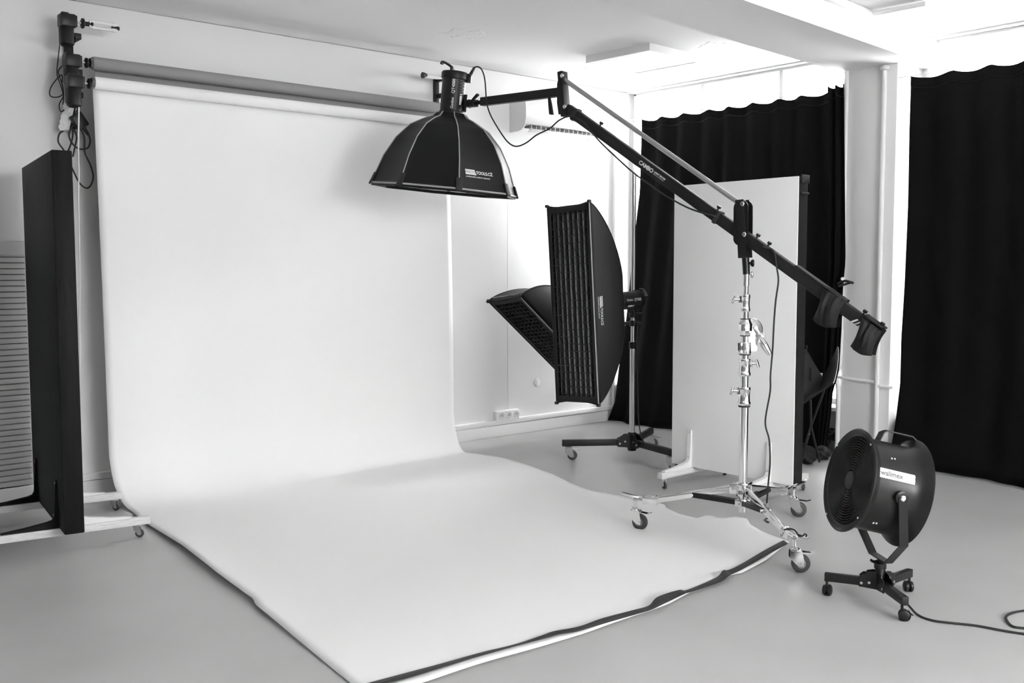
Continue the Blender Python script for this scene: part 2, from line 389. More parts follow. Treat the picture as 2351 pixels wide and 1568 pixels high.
# --- white seamless paper
YP = YW_ + WR
pl = thing('white_paper_backdrop', 'wide white paper backdrop unrolled from the lower roller down the wall and over the floor', 'backdrop', ((Wl.x + Wx1) / 2, 5.2, 0))
r = MB().lathe([(.026, -.004), (WR, -.004), (WR, Wx1 - Wl.x + .004), (.026, Wx1 - Wl.x + .004)], frame((1, 0, 0), (0, 0, 1), Wl), 40).build('paper_roll', M['paper'], pl)
MB().lathe([(.026, -.02), (.026, Wx1 - Wl.x + .02), (.022, Wx1 - Wl.x + .02), (.022, -.02)][::-1] + [(.026, -.02)], frame((1, 0, 0), (0, 0, 1), Wl), 28).build('core_tube', M['core'], pl)
Lpx = [(300, 1175), (335, 1207), (415, 1262), (500, 1330), (560, 1372), (582, 1386), (586, 1398), (640, 1440), (720, 1504), (800, 1568), (842, 1600)]
Rpx = [(1068, 1040), (1100, 1044), (1160, 1053), (1215, 1070), (1270, 1090), (1310, 1110), (1350, 1125), (1400, 1134), (1430, 1140), (1480, 1152), (1525, 1159), (1530, 1168), (1560, 1182), (1612, 1194), (1626, 1182), (1652, 1192), (1690, 1190), (1715, 1196), (1722, 1210), (1750, 1224), (1790, 1238), (1812, 1250)]
Fpx = [(842, 1600), (970, 1568), (1130, 1516), (1272, 1473), (1346, 1452), (1415, 1428), (1495, 1399), (1530, 1385), (1580, 1358), (1643, 1328), (1700, 1314), (1757, 1282), (1812, 1250)]
def resample(P, n):
    L = [0]
    for a, b_ in zip(P, P[1:]): L.append(L[-1] + (b_ - a).length)
    out = []
    for i in range(n + 1):
        t = L[-1] * i / n; k = 0
        while k < len(L) - 2 and L[k + 1] < t: k += 1
        q = (t - L[k]) / max(1e-9, L[k + 1] - L[k]); out.append(P[k].lerp(P[k + 1], q))
    return out
NV, NU = 90, 60
Lf = resample([onZ(*p) for p in Lpx], NV); Rf = resample([onZ(*p) for p in Rpx], NV); Ff = resample([onZ(p[0] + 3, p[1] + 6) if 850 < p[0] < 1800 else onZ(*p) for p in Fpx], NU)
def paper_floor(u, v):                       # Coons patch on the floor with lifted edges
    i = v * NV; a = Lf[min(NV, int(round(i)))]; b_ = Rf[min(NV, int(round(i)))]
    p = a.lerp(b_, u); f_ = Ff[min(NU, int(round(u * NU)))]; base = Lf[-1].lerp(Rf[-1], u)
    p = p + (f_ - base) * (v ** 6)
    z = .004 + .0025 * math.sin(7 * u + 3 * v) * math.sin(9 * v + 1)
    z += .030 * math.exp(-(u / .045) ** 2) * math.exp(-((v - .42) / .30) ** 2)            # left edge curls up
    z += .012 * math.exp(-((1 - u) / .03) ** 2) * math.exp(-((v - .88) / .06) ** 2)       # torn flap
    z += .010 * math.exp(-((1 - v) / .02) ** 2) * (0.35 + .65 * math.sin(11 * u) ** 2)
    p.z = max(.003, z); return p
SV = 26
zt = Wl.z
def sweep(u, v):                             # hanging sheet, then the curve on to the floor
    top = Vector((Wl.x + (Wx1 - Wl.x) * u, YP, zt)); f0 = paper_floor(u, 0.0)
    xk = f0.x; kink = Vector((top.x + (f0.x - top.x) * .55, YP - .01, .33 - .02 * u)); mid = Vector((f0.x * .7 + top.x * .3, YP - .03, .03))
    if v < .5:
        t = v / .5; p = top.lerp(kink, t); p.y -= .012 * math.sin(PI * t); return p
    t = (v - .5) / .5; P = [top.lerp(kink, .9), kink, mid, f0]
    return kink * ((1 - t) ** 2) + mid * (2 * t * (1 - t)) + f0 * t * t
b = MB(); rows = []
for j in range(2 * SV): rows.append([sweep(i / NU, j / (2 * SV)) for i in range(NU + 1)])
for j in range(NV + 1): rows.append([paper_floor(i / NU, j / NV) for i in range(NU + 1)])
V = [[b.vert(p) for p in rw] for rw in rows]
for A, B in zip(V, V[1:]):
    for i in range(NU): b.face([A[i], A[i + 1], B[i + 1], B[i]])
b.build('paper_sheet', M['paper'], pl, sharp=80, solid=.0012, offset=0)
# black tape along the front edge
def c6(x, y): return (560 + x / 1.7545, 1140 + y / 1.7545)
TP = [((430, 770), (560, 756), 0), ((600, 725), (650, 735), 0), ((800, 672), (822, 682), 0), ((950, 630), (960, 640), 0), ((1095, 595), (1100, 601), 0), ((1200, 560), (1216, 571), .004), ((1250, 543), (1270, 556), .004), ((1350, 524), (1345, 544), .012),
      ((1440, 492), (1446, 513), .004), ((1560, 460), (1572, 477), .004), ((1630, 440), (1642, 456), .006), ((1666, 405), (1692, 432), .022), ((1750, 377), (1778, 391), .022), ((1787, 376), (1794, 386), .006), ((1900, 328), (1916, 346), .004), ((1930, 298), (1952, 322), .02),
      ((1950, 297), (1968, 312), .006), ((2000, 274), (2012, 291), .002), ((2100, 215), (2112, 233), .002), ((2174, 176), (2192, 190), .002)]
TAPE_Z = .0145
b = MB(); tp = [onZ(*c6(*a), TAPE_Z + z) for a, _, z in TP]; bt = [onZ(*c6(*c_), TAPE_Z + z * .5) for _, c_, z in TP]
tp, bt = spline(tp, 5), spline(bt, 5); A = [b.vert(p) for p in tp]; B = [b.vert(p) for p in bt]
for i in range(len(A) - 1): b.face([A[i], A[i + 1], B[i + 1], B[i]])
b.build('edge_tape', M['tape'], pl, sharp=60, solid=.0012, label='black tape strip on the front edge')
# --- grey paper roll
Gx1 = Wx1 + .01
gp = thing('grey_paper_backdrop', 'grey paper roll on the upper roller with a short length hanging behind the white sheet', 'backdrop', ((Gl.x + Gx1) / 2, YG_, Gl.z - .9))
MB().lathe([(.03, 0), (GR - .004, 0), (GR, .012), (GR, Gx1 - Gl.x), (.03, Gx1 - Gl.x)], frame((1, 0, 0), (0, 0, 1), Gl), 40).build('paper_roll', M['gpaper'], gp)
MB().lathe([(.03, -.012), (.03, Gx1 - Gl.x + .02), (.026, Gx1 - Gl.x + .02), (.026, -.012), (.03, -.012)], frame((1, 0, 0), (0, 0, 1), Gl), 28).build('core_tube', M['core'], gp)
zg = onY(231, 541, YG_ + .04).z; xg = onY(222, 400, YG_ + .04).x
def gsheet(u, v):
    z = Gl.z + (zg - Gl.z) * v; x = Gl.x + .03 + (xg - Gl.x - .03) * min(1, v * 3) + .03 * max(0, v - .85) ** 2 * 40 * (1 - u) * .6
    return (x + (Gx1 - x) * u, YG_ + GR - .004 + .004 * v, z)
MB().grid(8, 24, gsheet).build('paper_sheet', M['gpaper'], gp, sharp=0, solid=.001)

# ================================================================ ROLLER MOUNT (left) AND BRACKET (right)
U0 = onY(150, 52, 6.28); rm = thing('roller_mount', 'black motorised backdrop roller mount with three drives on the back wall at left', 'roller mount', (U0.x, YB, Gl.z - .35))
bx = onY(158, 130, YB - .03).x
MB().bar((bx, YB - .03, Gl.z - .38), (bx, YB - .03, U0.z - .02), .05, .03, up=(0, 1, 0), bevel=.004).build('wall_bar', M['black'], rm)
b = MB()
for zz in (U0.z - .06, Gl.z - .06, Wl.z - .06): b.box((bx, YB - .11, zz), (.045, .2, .035), bevel=.004)
b.split('bracket_arm', M['black'], rm)
def drive(px, py, Y, sx):                    # motor head with a hanging motor can and an expanding mandrel
    c = onY(px, py, Y); g = MB().box(c, (.085, .085, .075), bevel=.008).box(c + Vector((.046, 0, .0)), (.012, .07, .065), bevel=.004).box(c + Vector((-.01, 0, .042)), (.04, .03, .014), bevel=.003).build('motor', M['plastic'], rm)
    MB().lathe([(0, 0), (.03, 0), (.042, .012), (.042, .105), (.036, .115), (0, .115)], T(c.x - .004, c.y, c.z - .148), 26).build('motor_can', M['plastic'], g)
    return c, g
def mandrel(c, x1, g, r=.03):
    MB().cyl(c + Vector((.045, 0, 0)), Vector((x1, c.y, c.z)), .006, n=12).build('shaft', M['steel'], g)
    L = x1 - c.x - .05; q = frame((1, 0, 0), (0, 0, 1), (c.x + .05 + L * .40, c.y, c.z))
    MB().lathe([(0, 0), (.02, 0), (r, .004), (r, .014), (.013, .02), (.013, .05), (.022, .056), (.022, .066), (0, .066)], q, 24).build('end_cone', M['plastic'], g)
c, g = drive(153, 48, 6.28, 1); hook = c + Vector((.06, -.02, -.21))
mandrel(c, onY(205, 55, 6.28).x, g)
e = onY(266, 65, 6.28); s_ = Vector((onY(204, 55, 6.28).x, 6.28, c.z)); dz = (0, 0)
b = MB()
for a in (0, 2.1, 4.2):
    o1 = Vector((0, math.cos(a), math.sin(a)))
    b.tube([s_ + o1 * .014, s_.lerp(e, .2) + o1 * .02, s_.lerp(e, .9) + o1 * .02, e + o1 * .016], .0105, n=8)
    b.ball(s_.lerp(e, .12) + o1 * .018, .013); b.ball(s_.lerp(e, .9) + o1 * .02, .013)
b.build('expander_arm', M['white'], g)
MB().cyl(s_.lerp(e, .85), e + (e - s_) * .12, .012).build('expander_tip', M['plastic'], g)
c, g = drive(164, 140, YG_, 1); mandrel(c, Gl.x, g)
c, g = drive(170, 188, YW_, 1); mandrel(c, Wl.x, g)
MB().tube([onY(x_, y_, 6.28) for x_, y_ in ((158, 98), (168, 100), (173, 92), (172, 84))], .011, n=8, flat=.5).build('cable_hook', M['plastic'], rm)
rb = onY(1003, 205, YB - .03)
rk = thing('roller_bracket', 'black wall bracket with a spare expanding mandrel behind the large octagonal softbox', 'roller bracket', (rb.x, YB, rb.z - .3))
MB().bar((rb.x, YB - .02, rb.z - .35), (rb.x, YB - .02, rb.z + .09), .04, .03, up=(0, 1, 0), bevel=.003).build('wall_bar', M['black'], rk)
b = MB()
for zz in (rb.z + .075, rb.z - .055, Wl.z - .06): b.box((rb.x + .01, YB - .17, zz), (.03, .32, .035), bevel=.003)
b.split('bracket_arm', M['black'], rk)
e, s_ = onY(974, 173, 6.28), onY(1014, 176, 6.28)
b = MB()
for a in (0, 2.1, 4.2):
    o1 = Vector((0, math.cos(a), math.sin(a))); b.tube([s_ + o1 * .012, s_.lerp(e, .3) + o1 * .018, s_.lerp(e, .85) + o1 * .018, e + o1 * .014], .0085, n=8)
b.build('expander_arm', M['white'], rk)
MB().cyl(e + (s_ - e) * .1, e - (s_ - e) * .1, .019, .024).build('expander_tip', M['plastic'], rk)
MB().cyl(s_, s_ + Vector((.10, 0, .0)), .016).build('end_cone', M['plastic'], rk)

# cables hanging at the roller mount
def cable(name, pts, r, m, label, cat='cable', group=None):
    return tag(MB().tube(pts, r, n=8, k=6).build(name, M[m], label=None), label, cat, group)
def pl_(pts, Y): return [onY(x, y, Y) for x, y in pts]
P = [(138, 95), (134, 130), (131, 170), (139, 195), (146, 222), (144, 240)]
cable('motor_lead', pl_(P, 6.38), .0034, 'cord', 'thin black lead hanging straight down from the topmost roller motor')
P = [(142, 152), (134, 165), (142, 190), (141, 172), (122, 192), (114, 210), (118, 222), (136, 222), (145, 212), (141, 188), (146, 218), (136, 240), (140, 256), (153, 248)]
cable('coiled_lead', pl_(P, 6.40), .0036, 'cord', 'thin black lead looped in the air left of the roller motors')
P = [(182, 200), (185, 230), (182, 262)]
ad = thing('power_adapter', 'black power adapter block hanging at a slant below the lowest roller motor', 'adapter', onY(182, 270, 6.36))
a0, a1 = onY(171, 262, 6.36), onY(192, 293, 6.36)
MB().bar(a0, a1, .075, .05, up=(0, 1, 0), bevel=.008).build('housing', M['plastic'], ad)
MB().cyl(a1, a1 + (a1 - a0).normalized() * .05, .014, .008).build('strain_relief', M['rubber'], ad)
MB().tube(pl_([(184, 200), (185, 232), (176, 258)], 6.36), .006, k=5).build('lead', M['cord'], ad)
P = [(202, 304), (207, 322), (203, 338), (190, 343), (172, 336), (160, 318), (160, 300), (172, 288), (186, 298), (194, 318), (195, 350), (208, 380), (214, 405), (209, 424), (199, 432), (184, 422), (170, 396), (160, 372)]
cable('mains_cable', pl_(P, 6.37), .0052, 'cord', 'thick black mains cable in big loops below the roller mount')
P = [(165, 285), (167, 312), (160, 338), (152, 352), (146, 344), (134, 326), (136, 308), (147, 299), (158, 289), (170, 300), (176, 315), (172, 338), (167, 360)]
cable('mains_cable', pl_(P, 6.42), .0052, 'cord', 'black mains cable dropping from the power strip behind the black foam board')
ps = thing('power_strip', 'white power strip hanging upright beneath the roller motors', 'power strip', onY(150, 298, 6.42))
p0, p1 = onY(160, 240, 6.42), onY(147, 298, 6.42)
MB().bar(p0, p1, .05, .045, up=(0, 1, 0), bevel=.008).build('housing', M['white'], ps)
dv = (p1 - p0); sd = Vector((-.7, -.7, -.1)).normalized(); b = MB()
for k in range(5): b.cyl(p0 + dv * ((k + .5) / 5), p0 + dv * ((k + .5) / 5) + sd * .034, .021, n=18)
b.build('outlet', M['white'], ps)
cable('pull_chain', pl_([(180, 197), (181, 260), (180, 330), (181, 400), (180, 450), (182, 560), (183, 640), (182, 740), (184, 800), (183, 860)], 6.17), .0040, 'white', 'long white pull chain hanging beside the white paper backdrop', 'chain')

# ================================================================ CASTERS
def caster(parent, x, y, ang, r, w, ztop, brake=True, fork='steel', wheel='wheel', zf=0.0, trail=.03):
    """swivel caster touching the floor at x, y; ang = heading of the trail from the stem to the wheel"""
    m = T(x, y, zf) @ RZ(ang); tp = 2 * r + .018
    g = MB(m)
    for s in (-1, 1):
        poly = [(-trail - .024, tp + .002), (-trail + .030, tp + .002), (-trail + .034, tp - .012), (.012, r + .014), (.011, r - .013), (-.012, r - .013), (-.030, r + .002), (-trail - .024, tp - .035)] if r > .03 else [(-trail - .014, tp), (-trail + .016, tp), (.010, r + .006), (.008, r - .008), (-.008, r - .008), (-.014, r + .004), (-trail - .014, tp - .02)]
        g.prism([(px, pz) for px, pz in poly], m.inverted() @ (m @ Matrix(((1, 0, 0, 0), (0, 0, 1, s * (w / 2 + .003) - .0015), (0, 1, 0, 0), (0, 0, 0, 1)))), .003)
    g.box((-trail + .002, 0, tp), (.044, w + .010, .006), bevel=.002)
    g.lathe([(0, tp), (.021, tp), (.024, tp + .008), (.018, tp + .014), (.010, tp + .016), (.010, ztop - zf), (0, ztop - zf)], T(-trail, 0, 0), 18)
    g.cyl((0, -w / 2 - .008, r), (0, w / 2 + .008, r), .006, n=12)
    fk = g.build('caster', M[fork], parent)
    wp = [(0, -w * .45), (r * .52, -w * .45), (r * .55, -w * .5), (r * .8, -w * .5), (r * .95, -w * .38), (r, -w * .15), (r, w * .15), (r * .95, w * .38), (r * .8, w * .5), (r * .55, w * .5), (r * .52, w * .45), (0, w * .45)]
    MB(m).lathe(wp, frame((0, 1, 0), (1, 0, 0), (0, 0, r)), 32).build('wheel', M[wheel], fk)
    MB(m).lathe([(0, -w * .46), (r * .42, -w * .46), (r * .42, -w * .47), (r * .5, -w * .47), (r * .5, w * .47), (0, w * .47)], frame((0, 1, 0), (1, 0, 0), (0, 0, r)), 24).build('wheel_hub', M['hubg'], fk)
    if brake:
        q = MB(m); q.bar((-trail + .01, 0, tp - .006), (.045, 0, tp - .012), w * 1.2, .004); q.bar((.045, 0, tp - .012), (.068, 0, tp - .004), w * .9, .003)
        q.build('brake_lever', M[fork], fk)
    return fk

# ================================================================ ROLLING FOAM BOARDS
def rolling_board(name, label, A, d, t, L, z0, z1, front, back, feet, brk_front, brk_back, rail_front, rail_back, casters, split=True):
    """board standing on two wooden rails; A = near bottom corner of the front face, d = direction along the board"""
    d = Vector((d[0], d[1], 0)).normalized(); w = Vector((d.y, -d.x, 0))      # w points from front face to back face
    m = Matrix((d, w, Vector((0, 0, 1)))).transposed().to_4x4(); m.translation = (A[0], A[1], 0)
    t_ = thing(name, label, 'foam board', (A[0] + d.x * L / 2, A[1] + d.y * L / 2, 0))
    if split:
        MB(m).box((L / 2, .004, (z0 + z1) / 2), (L, .008, z1 - z0), bevel=.002).build('board', M[front], t_)
        MB(m).box((L / 2, t / 2 + .004, (z0 + z1) / 2), (L + .004, t - .008, z1 - z0 - .004), bevel=.004).build('backing_board', M[back], t_)
    else: MB(m).box((L / 2, t / 2, (z0 + z1) / 2), (L, t, z1 - z0), bevel=.006).build('board', M[front], t_)
    for s, on in feet:
        f_ = MB(m).box((s, (rail_back + t - rail_front) / 2, z0 - .021), (.042, rail_front + rail_back + t, .04), bevel=.003).build('foot_rail', M['wood'], t_)
        for side, mt in ((-1, brk_front), (1, brk_back)):
            if not mt: continue
            o = 0 if side < 0 else t; q = []
            prof = [(0, .25), (.009, .25), (.012, .22), (.020, .06), (.030, .042), (.055, .034), (.16, .018), (.27, .006), (.27, 0), (0, 0)]
            mm = m @ T(s - .014, o, z0) @ Matrix(((0, 0, 1, 0), (side, 0, 0, 0), (0, 1, 0, 0), (0, 0, 0, 1)))
            MB(mm).prism(prof, Matrix(), .028).build('bracket', M[mt], t_, sharp=25)
            hb = MB(mm)
            for zz in (.235, .07): hb.lathe([(0, .001), (.006, .001), (.0045, -.001), (0, -.001)][::-1], frame((1, 0, 0), (0, 1, 0), (.0105 if zz > .2 else .0215, zz, .014)), 10)
            hb.split('screw', M['steel'], t_)
    for x, y, a in casters: caster(t_, x, y, a, .023, .018, z0 - .041, False, trail=.016)
    return t_
def fl(x, y): p = onZ(x, y); return (p.x, p.y)
ca, cb = fl(267, 1172), fl(321, 1233)
D1 = (.132, .991)
def along(A, d, s, w): d = Vector(d).normalized(); return (A[0] + d.x * s + d.y * w, A[1] + d.y * s - d.x * w)
A1 = (1.515, 5.20)
def board_left():
    return rolling_board('black_foam_board', 'tall black-painted foam board on wooden rolling feet by the slatted shutter', A1, D1, .095, 1.05, .112, 2.033,
        'board', 'board', [(.185, 1), (.883, 1)], 'board', 'white', .60, .36,
        [(cb[0], cb[1], -.6), (ca[0], ca[1], -1.0), along(A1, D1, .185, -.56) + (2.4,), along(A1, D1, .883, -.56) + (2.0,)], split=False)
bl = board_left()
A2 = (5.25, 3.44)
cw = fl(1525, 1122)
bw = rolling_board('white_foam_board', 'tall white foam board with rough black edge on rolling wooden feet', A2, (0, 1), .10, .96, .112, 2.0,
    'wboard', 'bboard', [(.80, 1), (.17, 1)], 'white', None, .31, .31,
    [(cw[0], cw[1], -1.9), along(A2, (0, 1), .17, -.28) + (-1.2,), along(A2, (0, 1), .80, .38) + (1.1,), along(A2, (0, 1), .17, .38) + (.6,)])
b = MB(); b.box((A2[0] + .062, A2[1] - .006, 1.985), (.078, .014, .05), bevel=.004); b.box((A2[0] + .062, A2[1] - .006, 1.90), (.08, .012, .012), bevel=.003)
b.split('edge_tape', M['tape'], bw, label='torn black tape on the upper corner')

# ================================================================ STUDIO FLASH
def flash(name, label, base, axis, xdir, L=.30, r=.066, texts=True, k=1.0):
    """monolight; base = front (softbox) end, axis points to the rear, xdir = side that carries the lettering"""
    t_ = thing(name, label, 'studio flash', base); m = frame(axis, xdir, base)
    MB(m).lathe([(0, 0), (r * 1.06, 0), (r * 1.08, .012), (r * 1.06, .035), (r, .04), (r, L - .05), (r * 1.1, L - .045), (r * 1.12, L - .012), (r * 1.05, L), (r * .8, L + .004), (0, L + .004)], Matrix(), 48).build('body', M['plastic'], t_)
    g = MB(m)
    for a in (-.9, .55, .75, .95, 1.15):
        for j in range(2): pass
    for row in range(6):
        for j in range(3):
            a = .62; aa = a + (j - 1) * .0; zz = L * .50 + row * .018 + j * .0
        g.box((0, 0, 0), (.0012, r * .55, .006), m.inverted() @ m @ RZ(.75) @ T(r + .0004, 0, L * .48 + row * .019))
    g.build('cooling_vent', M['dark'], t_)
    h = MB(m); h.tube([(r * .75, -r * .25, L), (r * .95, -r * .3, L + .02), (r * .2, -r * 1.0, L + .055), (-.3 * r, -r * 1.15, L + .05)], .014, n=8, flat=.6)
    h.lathe([(0, 0), (.016, 0), (.014, .022), (0, .022)], T(-.01, -.02, L + .004), 16); h.build('rear_handle', M['plastic'], t_)
    def wrap(ang, z0):                        # lettering runs along the axis, wrapped on the can
        def f(x, y): a = ang - y / r; return ((r + .0008) * math.cos(a), (r + .0008) * math.sin(a), z0 + x)
        return f
    if texts:
        q = MB(m).text('Godox', wrap(0.0, L * .17), .025, .0004); q.text('QT400II', wrap(0.0, L * .50), .0275, .0005); q.text('M', wrap(0.0, L * .50 + .110), .020, .0002)
        q.build('lettering', M['print'], t_, sharp=0)
        lb = MB(m).grid(6, 1, lambda u, v: ((r + .0009) * math.cos(.62 + u * .22), (r + .0009) * math.sin(.62 + u * .22), L * .27 + v * .07)); lb.build('rating_label', M['label'], t_, sharp=0)
    return t_, m

# ================================================================ BOOM (lies in one upright plane through the chrome stand)
CH = Vector((4.385, 3.18, 0)); BU = Vector((-.165, .986, 0)).normalized(); BN = Vector((BU.y, -BU.x, 0)); VC = Vector((0, 0, 1))
def bp(x, y, off=0.0): return onP(x, y, CH - BN * off, BN)      # off > 0: nearer to the camera side
boom = thing('light_boom', 'long black counterbalanced light boom slanting above the white paper', 'light boom', (CH.x, CH.y, zat(1711, 592, CH)))
b0, b1 = bp(1303, 250), bp(1994, 748); bd = (b1 - b0).normalized(); bup = BN.cross(bd); bup = bup if bup.z > 0 else -bup
MB().bar(b0, b1, .042, .060, up=bup, bevel=.004).build('boom_tube', M['black'], boom)
k0 = b0 + (b1 - b0) * .785; MB().bar(k0 + bup * .034, b0 + (b1 - b0) * .905 + bup * .034, .05, .012, up=bup, bevel=.003).build('sleeve', M['black'], boom)
r0, r1 = bp(1297, 184), bp(1702, 470)
MB().tube([r0, r1], .0135, n=16, smooth=False).build('parallel_rod', M['rod'], boom)
# head bracket
h0, h1 = bp(1291, 165), bp(1299, 268); hd = (h1 - h0).normalized()
g = MB(); g.bar(h0, h1, .060, .034, up=BU, bevel=.003)
hp = [(-.12, -.0), (-.12, .02), (-.05, .032), (.06, .032), (.10, .018), (.10, -.0)]
hm = frame(BN, BU, (h0 + h1) / 2 - BN * .028); g.prism([(y, x) for x, y in hp], hm, .05); g.build('head_bracket', M['black'], boom)
a0, a1 = bp(1107, 234), bp(1292, 211)
MB().bar(a0, a1, .045, .052, up=BN.cross(a1 - a0).normalized() if BN.cross(a1 - a0).z > 0 else -BN.cross(a1 - a0).normalized(), bevel=.003).build('head_arm', M['black'], boom)
l0 = bp(1261, 224, .02); MB().tube([l0, bp(1263, 238, .03), bp(1266, 262, .04)], lambda t: .011 + .008 * t, n=10, flat=.5).build('locking_lever', M['plastic'], boom)
# tilting fork at the stand
f0, f1 = bp(1704, 459), bp(1711, 592)
g = MB()
for s in (-1, 1): g.bar(f0 + BN * s * .032, f1 + BN * s * .032, .006, .048, up=BU, bevel=.001)
g.bar(f0.lerp(f1, .80), f1, .064, .048, up=BU); g.build('pivot_fork', M['metalblk'], boom)
pm = frame(-BN, VC, bp(1706, 512) + BN * .010); ov = []
for i in range(24):
    a = 2 * PI * i / 24; ov.append((.078 * (1 if math.cos(a) > 0 else -1) + .042 * math.cos(a), .042 * math.sin(a)))
pp = MB()
for s in (-1, 1): pp.prism(ov, frame(-BN, VC, bp(1706, 512) + BN * (s * .026 + .0025)), .005)
pp.build('side_plate', M['metalblk'], boom)
for (x, y, rr) in ((1705, 468, .0095), (1709, 538, .0095)):
    c = bp(x, y, .036); MB().lathe([(.0, 0), (rr * 1.3, 0), (rr * 1.3, .003), (rr, .004), (rr, .010), (0, .010)], frame(-BN, None, c), 14).build('bolt', M['chrome'], boom)
for (x, y) in ((1291, 174), (1297, 245)):
    c = bp(x, y, .031); MB().lathe([(.0, 0), (.013, 0), (.013, .003), (.0095, .004), (.0095, .010), (0, .010)], frame(-BN, None, c), 14).build('bolt', M['chrome'], boom)
MB().cyl(bp(1711, 585), bp(1714, 630), .019).build('spigot_socket', M['metalblk'], boom)
b_ = MB(); c = bp(1718, 604); b_.cyl(c, bp(1727, 604), .006); b_.lathe([(0, 0), (.010, 0), (.019, .008), (.019, .016), (0, .016)], frame(RIGHT, None, bp(1723, 604)), 16); b_.build('clamp_knob', M['plastic'], boom)
for (x, y) in ((1377, 290), (1647, 482), (1736, 548), (1762, 566), (1978, 727), (2016, 758)):
    c = bp(x, y); c2 = b0 + bd * (c - b0).dot(bd) + bup * .028
    MB().lathe([(0, 0), (.005, 0), (.005, .012), (.012, .014), (.012, .026), (0, .026)], frame(bup, None, c2), 14).build('top_knob', M['plastic'], boom)
for (x, y) in ((1323, 262), (1650, 497)):
    c = bp(x, y); c2 = b0 + bd * (c - b0).dot(bd); MB().box((0, 0, 0), (.055, .074, .024), frame(bd, BN, c2), bevel=.006).build('cable_strap', M['rubber'], boom)
# lettering along the boom, facing the camera side
tm = bp(1471, 374); t0 = b0 + bd * (tm - b0).dot(bd) - BN * .0216
def bt_(o, du, dv): return lambda x, y: o + bd * (x + du) + bup * (y + dv)
q = MB().text('CAMBO', bt_(t0, 0, -.001), .0315, .0012, spacing=.98); q.text('LIGHT BOOM', bt_(t0, .118, .003), .0140, .0005); q.text('MADE IN THE NETHERLANDS', bt_(t0, .117, -.009), .0062, .0001)
q.build('lettering', M['print'], boom, sharp=0)
q = MB(); st = bp(1975, 742); sc_ = (st - b0).dot(bd)
for k in range(3):
    o = b0 + bd * (sc_ + .02 * k - .02) - BN * .0216; v = [q.vert(o + bd * x + bup * y) for x, y in ((-.018, -.028), (-.008, -.028), (.012, .0), (.002, .0))]; q.face(v)
q.build('warning_stripe', M['print'], boom, sharp=0)

# counterweight bags hung over the rear of the boom
def weight_bag(label, TL, TR, BR, BL, seed):
    """saddle bag draped over the boom tube, a pouch on either side"""
    c = [bp(*q) for q in (TL, TR, BR, BL)]; top = (c[0] + c[1]) / 2
    t_ = thing('counterweight_bag', label, 'sandbag', (top.x, top.y, min(p.z for p in c)))
    for side in (1, -1):
        def f(u, v, inner):
            L, R = c[0].lerp(c[3], v), c[1].lerp(c[2], v); q = .16 * math.sin(PI * v)
            p = L.lerp(R, u + q * (.5 - u) * (1 if v < 1 else 0))
            p = p + (c[3] - c[0]) * (.10 * math.sin(PI * u) * max(0, v - .6) / .4 - .06 * v * (1 - abs(2 * u - 1)) * 0)
            th = .050 * math.sin(PI * min(1, .04 + v * .95)) ** .8 * (1 - abs(2 * u - 1) ** 4)
            fold = (.007 * math.sin(u * 16 + seed) + .004 * math.sin(u * 29 - v * 4)) * (1 - .7 * v) * (1 - abs(2 * u - 1) ** 4)
            off = .0255 if inner else .028 + th + fold
            return p - BN * (side * off)
        g = MB(); g.grid(22, 16, lambda u, v: f(u, v, False)); g.grid(22, 16, lambda u, v: f(u, v, True))
        for (u0, v0, du, dv) in ((0, 0, 1, 0), (0, 1, 1, 0), (0, 0, 0, 1), (1, 0, 0, 1)):
            n_ = 22 if du else 16
            A = [g.vert(f(u0 + du * i / n_, v0 + dv * i / n_, False)) for i in range(n_ + 1)]; B = [g.vert(f(u0 + du * i / n_, v0 + dv * i / n_, True)) for i in range(n_ + 1)]
            for i in range(n_): g.face([A[i], A[i + 1], B[i + 1], B[i]])
        g.build('pouch', M['bag'], t_, sharp=60)
    sl_ = bd * ((c[1] - c[0]).length * .47); tc = b0 + bd * (top - b0).dot(bd) + bup * .036
    MB().bar(tc - sl_, tc + sl_, .066, .008, up=bup, bevel=.003).build('saddle_strap', M['bag'], t_)
    return t_
weight_bag('black cloth counterweight bag slung midway along the rear of the boom', (1893, 661), (1947, 690), (1924, 752), (1870, 733), 3)
weight_bag('black cloth counterweight bag at the lowest rear end of the boom', (1982, 727), (2031, 760), (2006, 816), (1957, 794), 5)

# ================================================================ OCTAGONAL SOFTBOX ON THE BOOM HEAD
AXV = (UP + RIGHT * .095 - FWD * .115).normalized()
OC = bp(1021.5, 435)
OE = (RIGHT - AXV * RIGHT.dot(AXV)).normalized(); OF = AXV.cross(OE)
if OF.dot(FWD) > 0: OF = -OF                  # toward the camera
PPM = (OC - EYE).dot(FWD) / FPX               # metres per pixel at the softbox
PRF = [(170, 0), (163, 17), (145, 64), (121, 106), (91, 138), (62, 154), (42, 162), (33, 172)]
PR = [(a * PPM, b_ * PPM) for a, b_ in PRF]
RIB = [math.radians(14 + 45 * k) for k in range(8)]
def odir(a): return OE * math.sin(a) + OF * math.cos(a)
def opanel(k, u, t, off=0.0):                 # point on panel k: u across, t index along the profile
    i = min(int(t), len(PR) - 2); f_ = t - i; r_ = PR[i][0] + (PR[i + 1][0] - PR[i][0]) * f_; h_ = PR[i][1] + (PR[i + 1][1] - PR[i][1]) * f_
    a, b_ = odir(RIB[k]), odir(RIB[k] + PI / 4); d = a.lerp(b_, u); sag = 1 - .03 * math.sin(PI * u)
    nrm = (odir(RIB[k] + PI / 8))
    return OC + d * (r_ * sag + off) + AXV * h_
ox = thing('octagonal_softbox', 'large black octagonal softbox facing down from the boom head', 'softbox', OC)
sh = MB()
for k in range(8): sh.grid(6, 28, lambda u, v: opanel(k, u, v * (len(PR) - 1)))
sh.build('shell', M['nylon'], ox, sharp=22, solid=.002, offset=-1)
ins = MB()
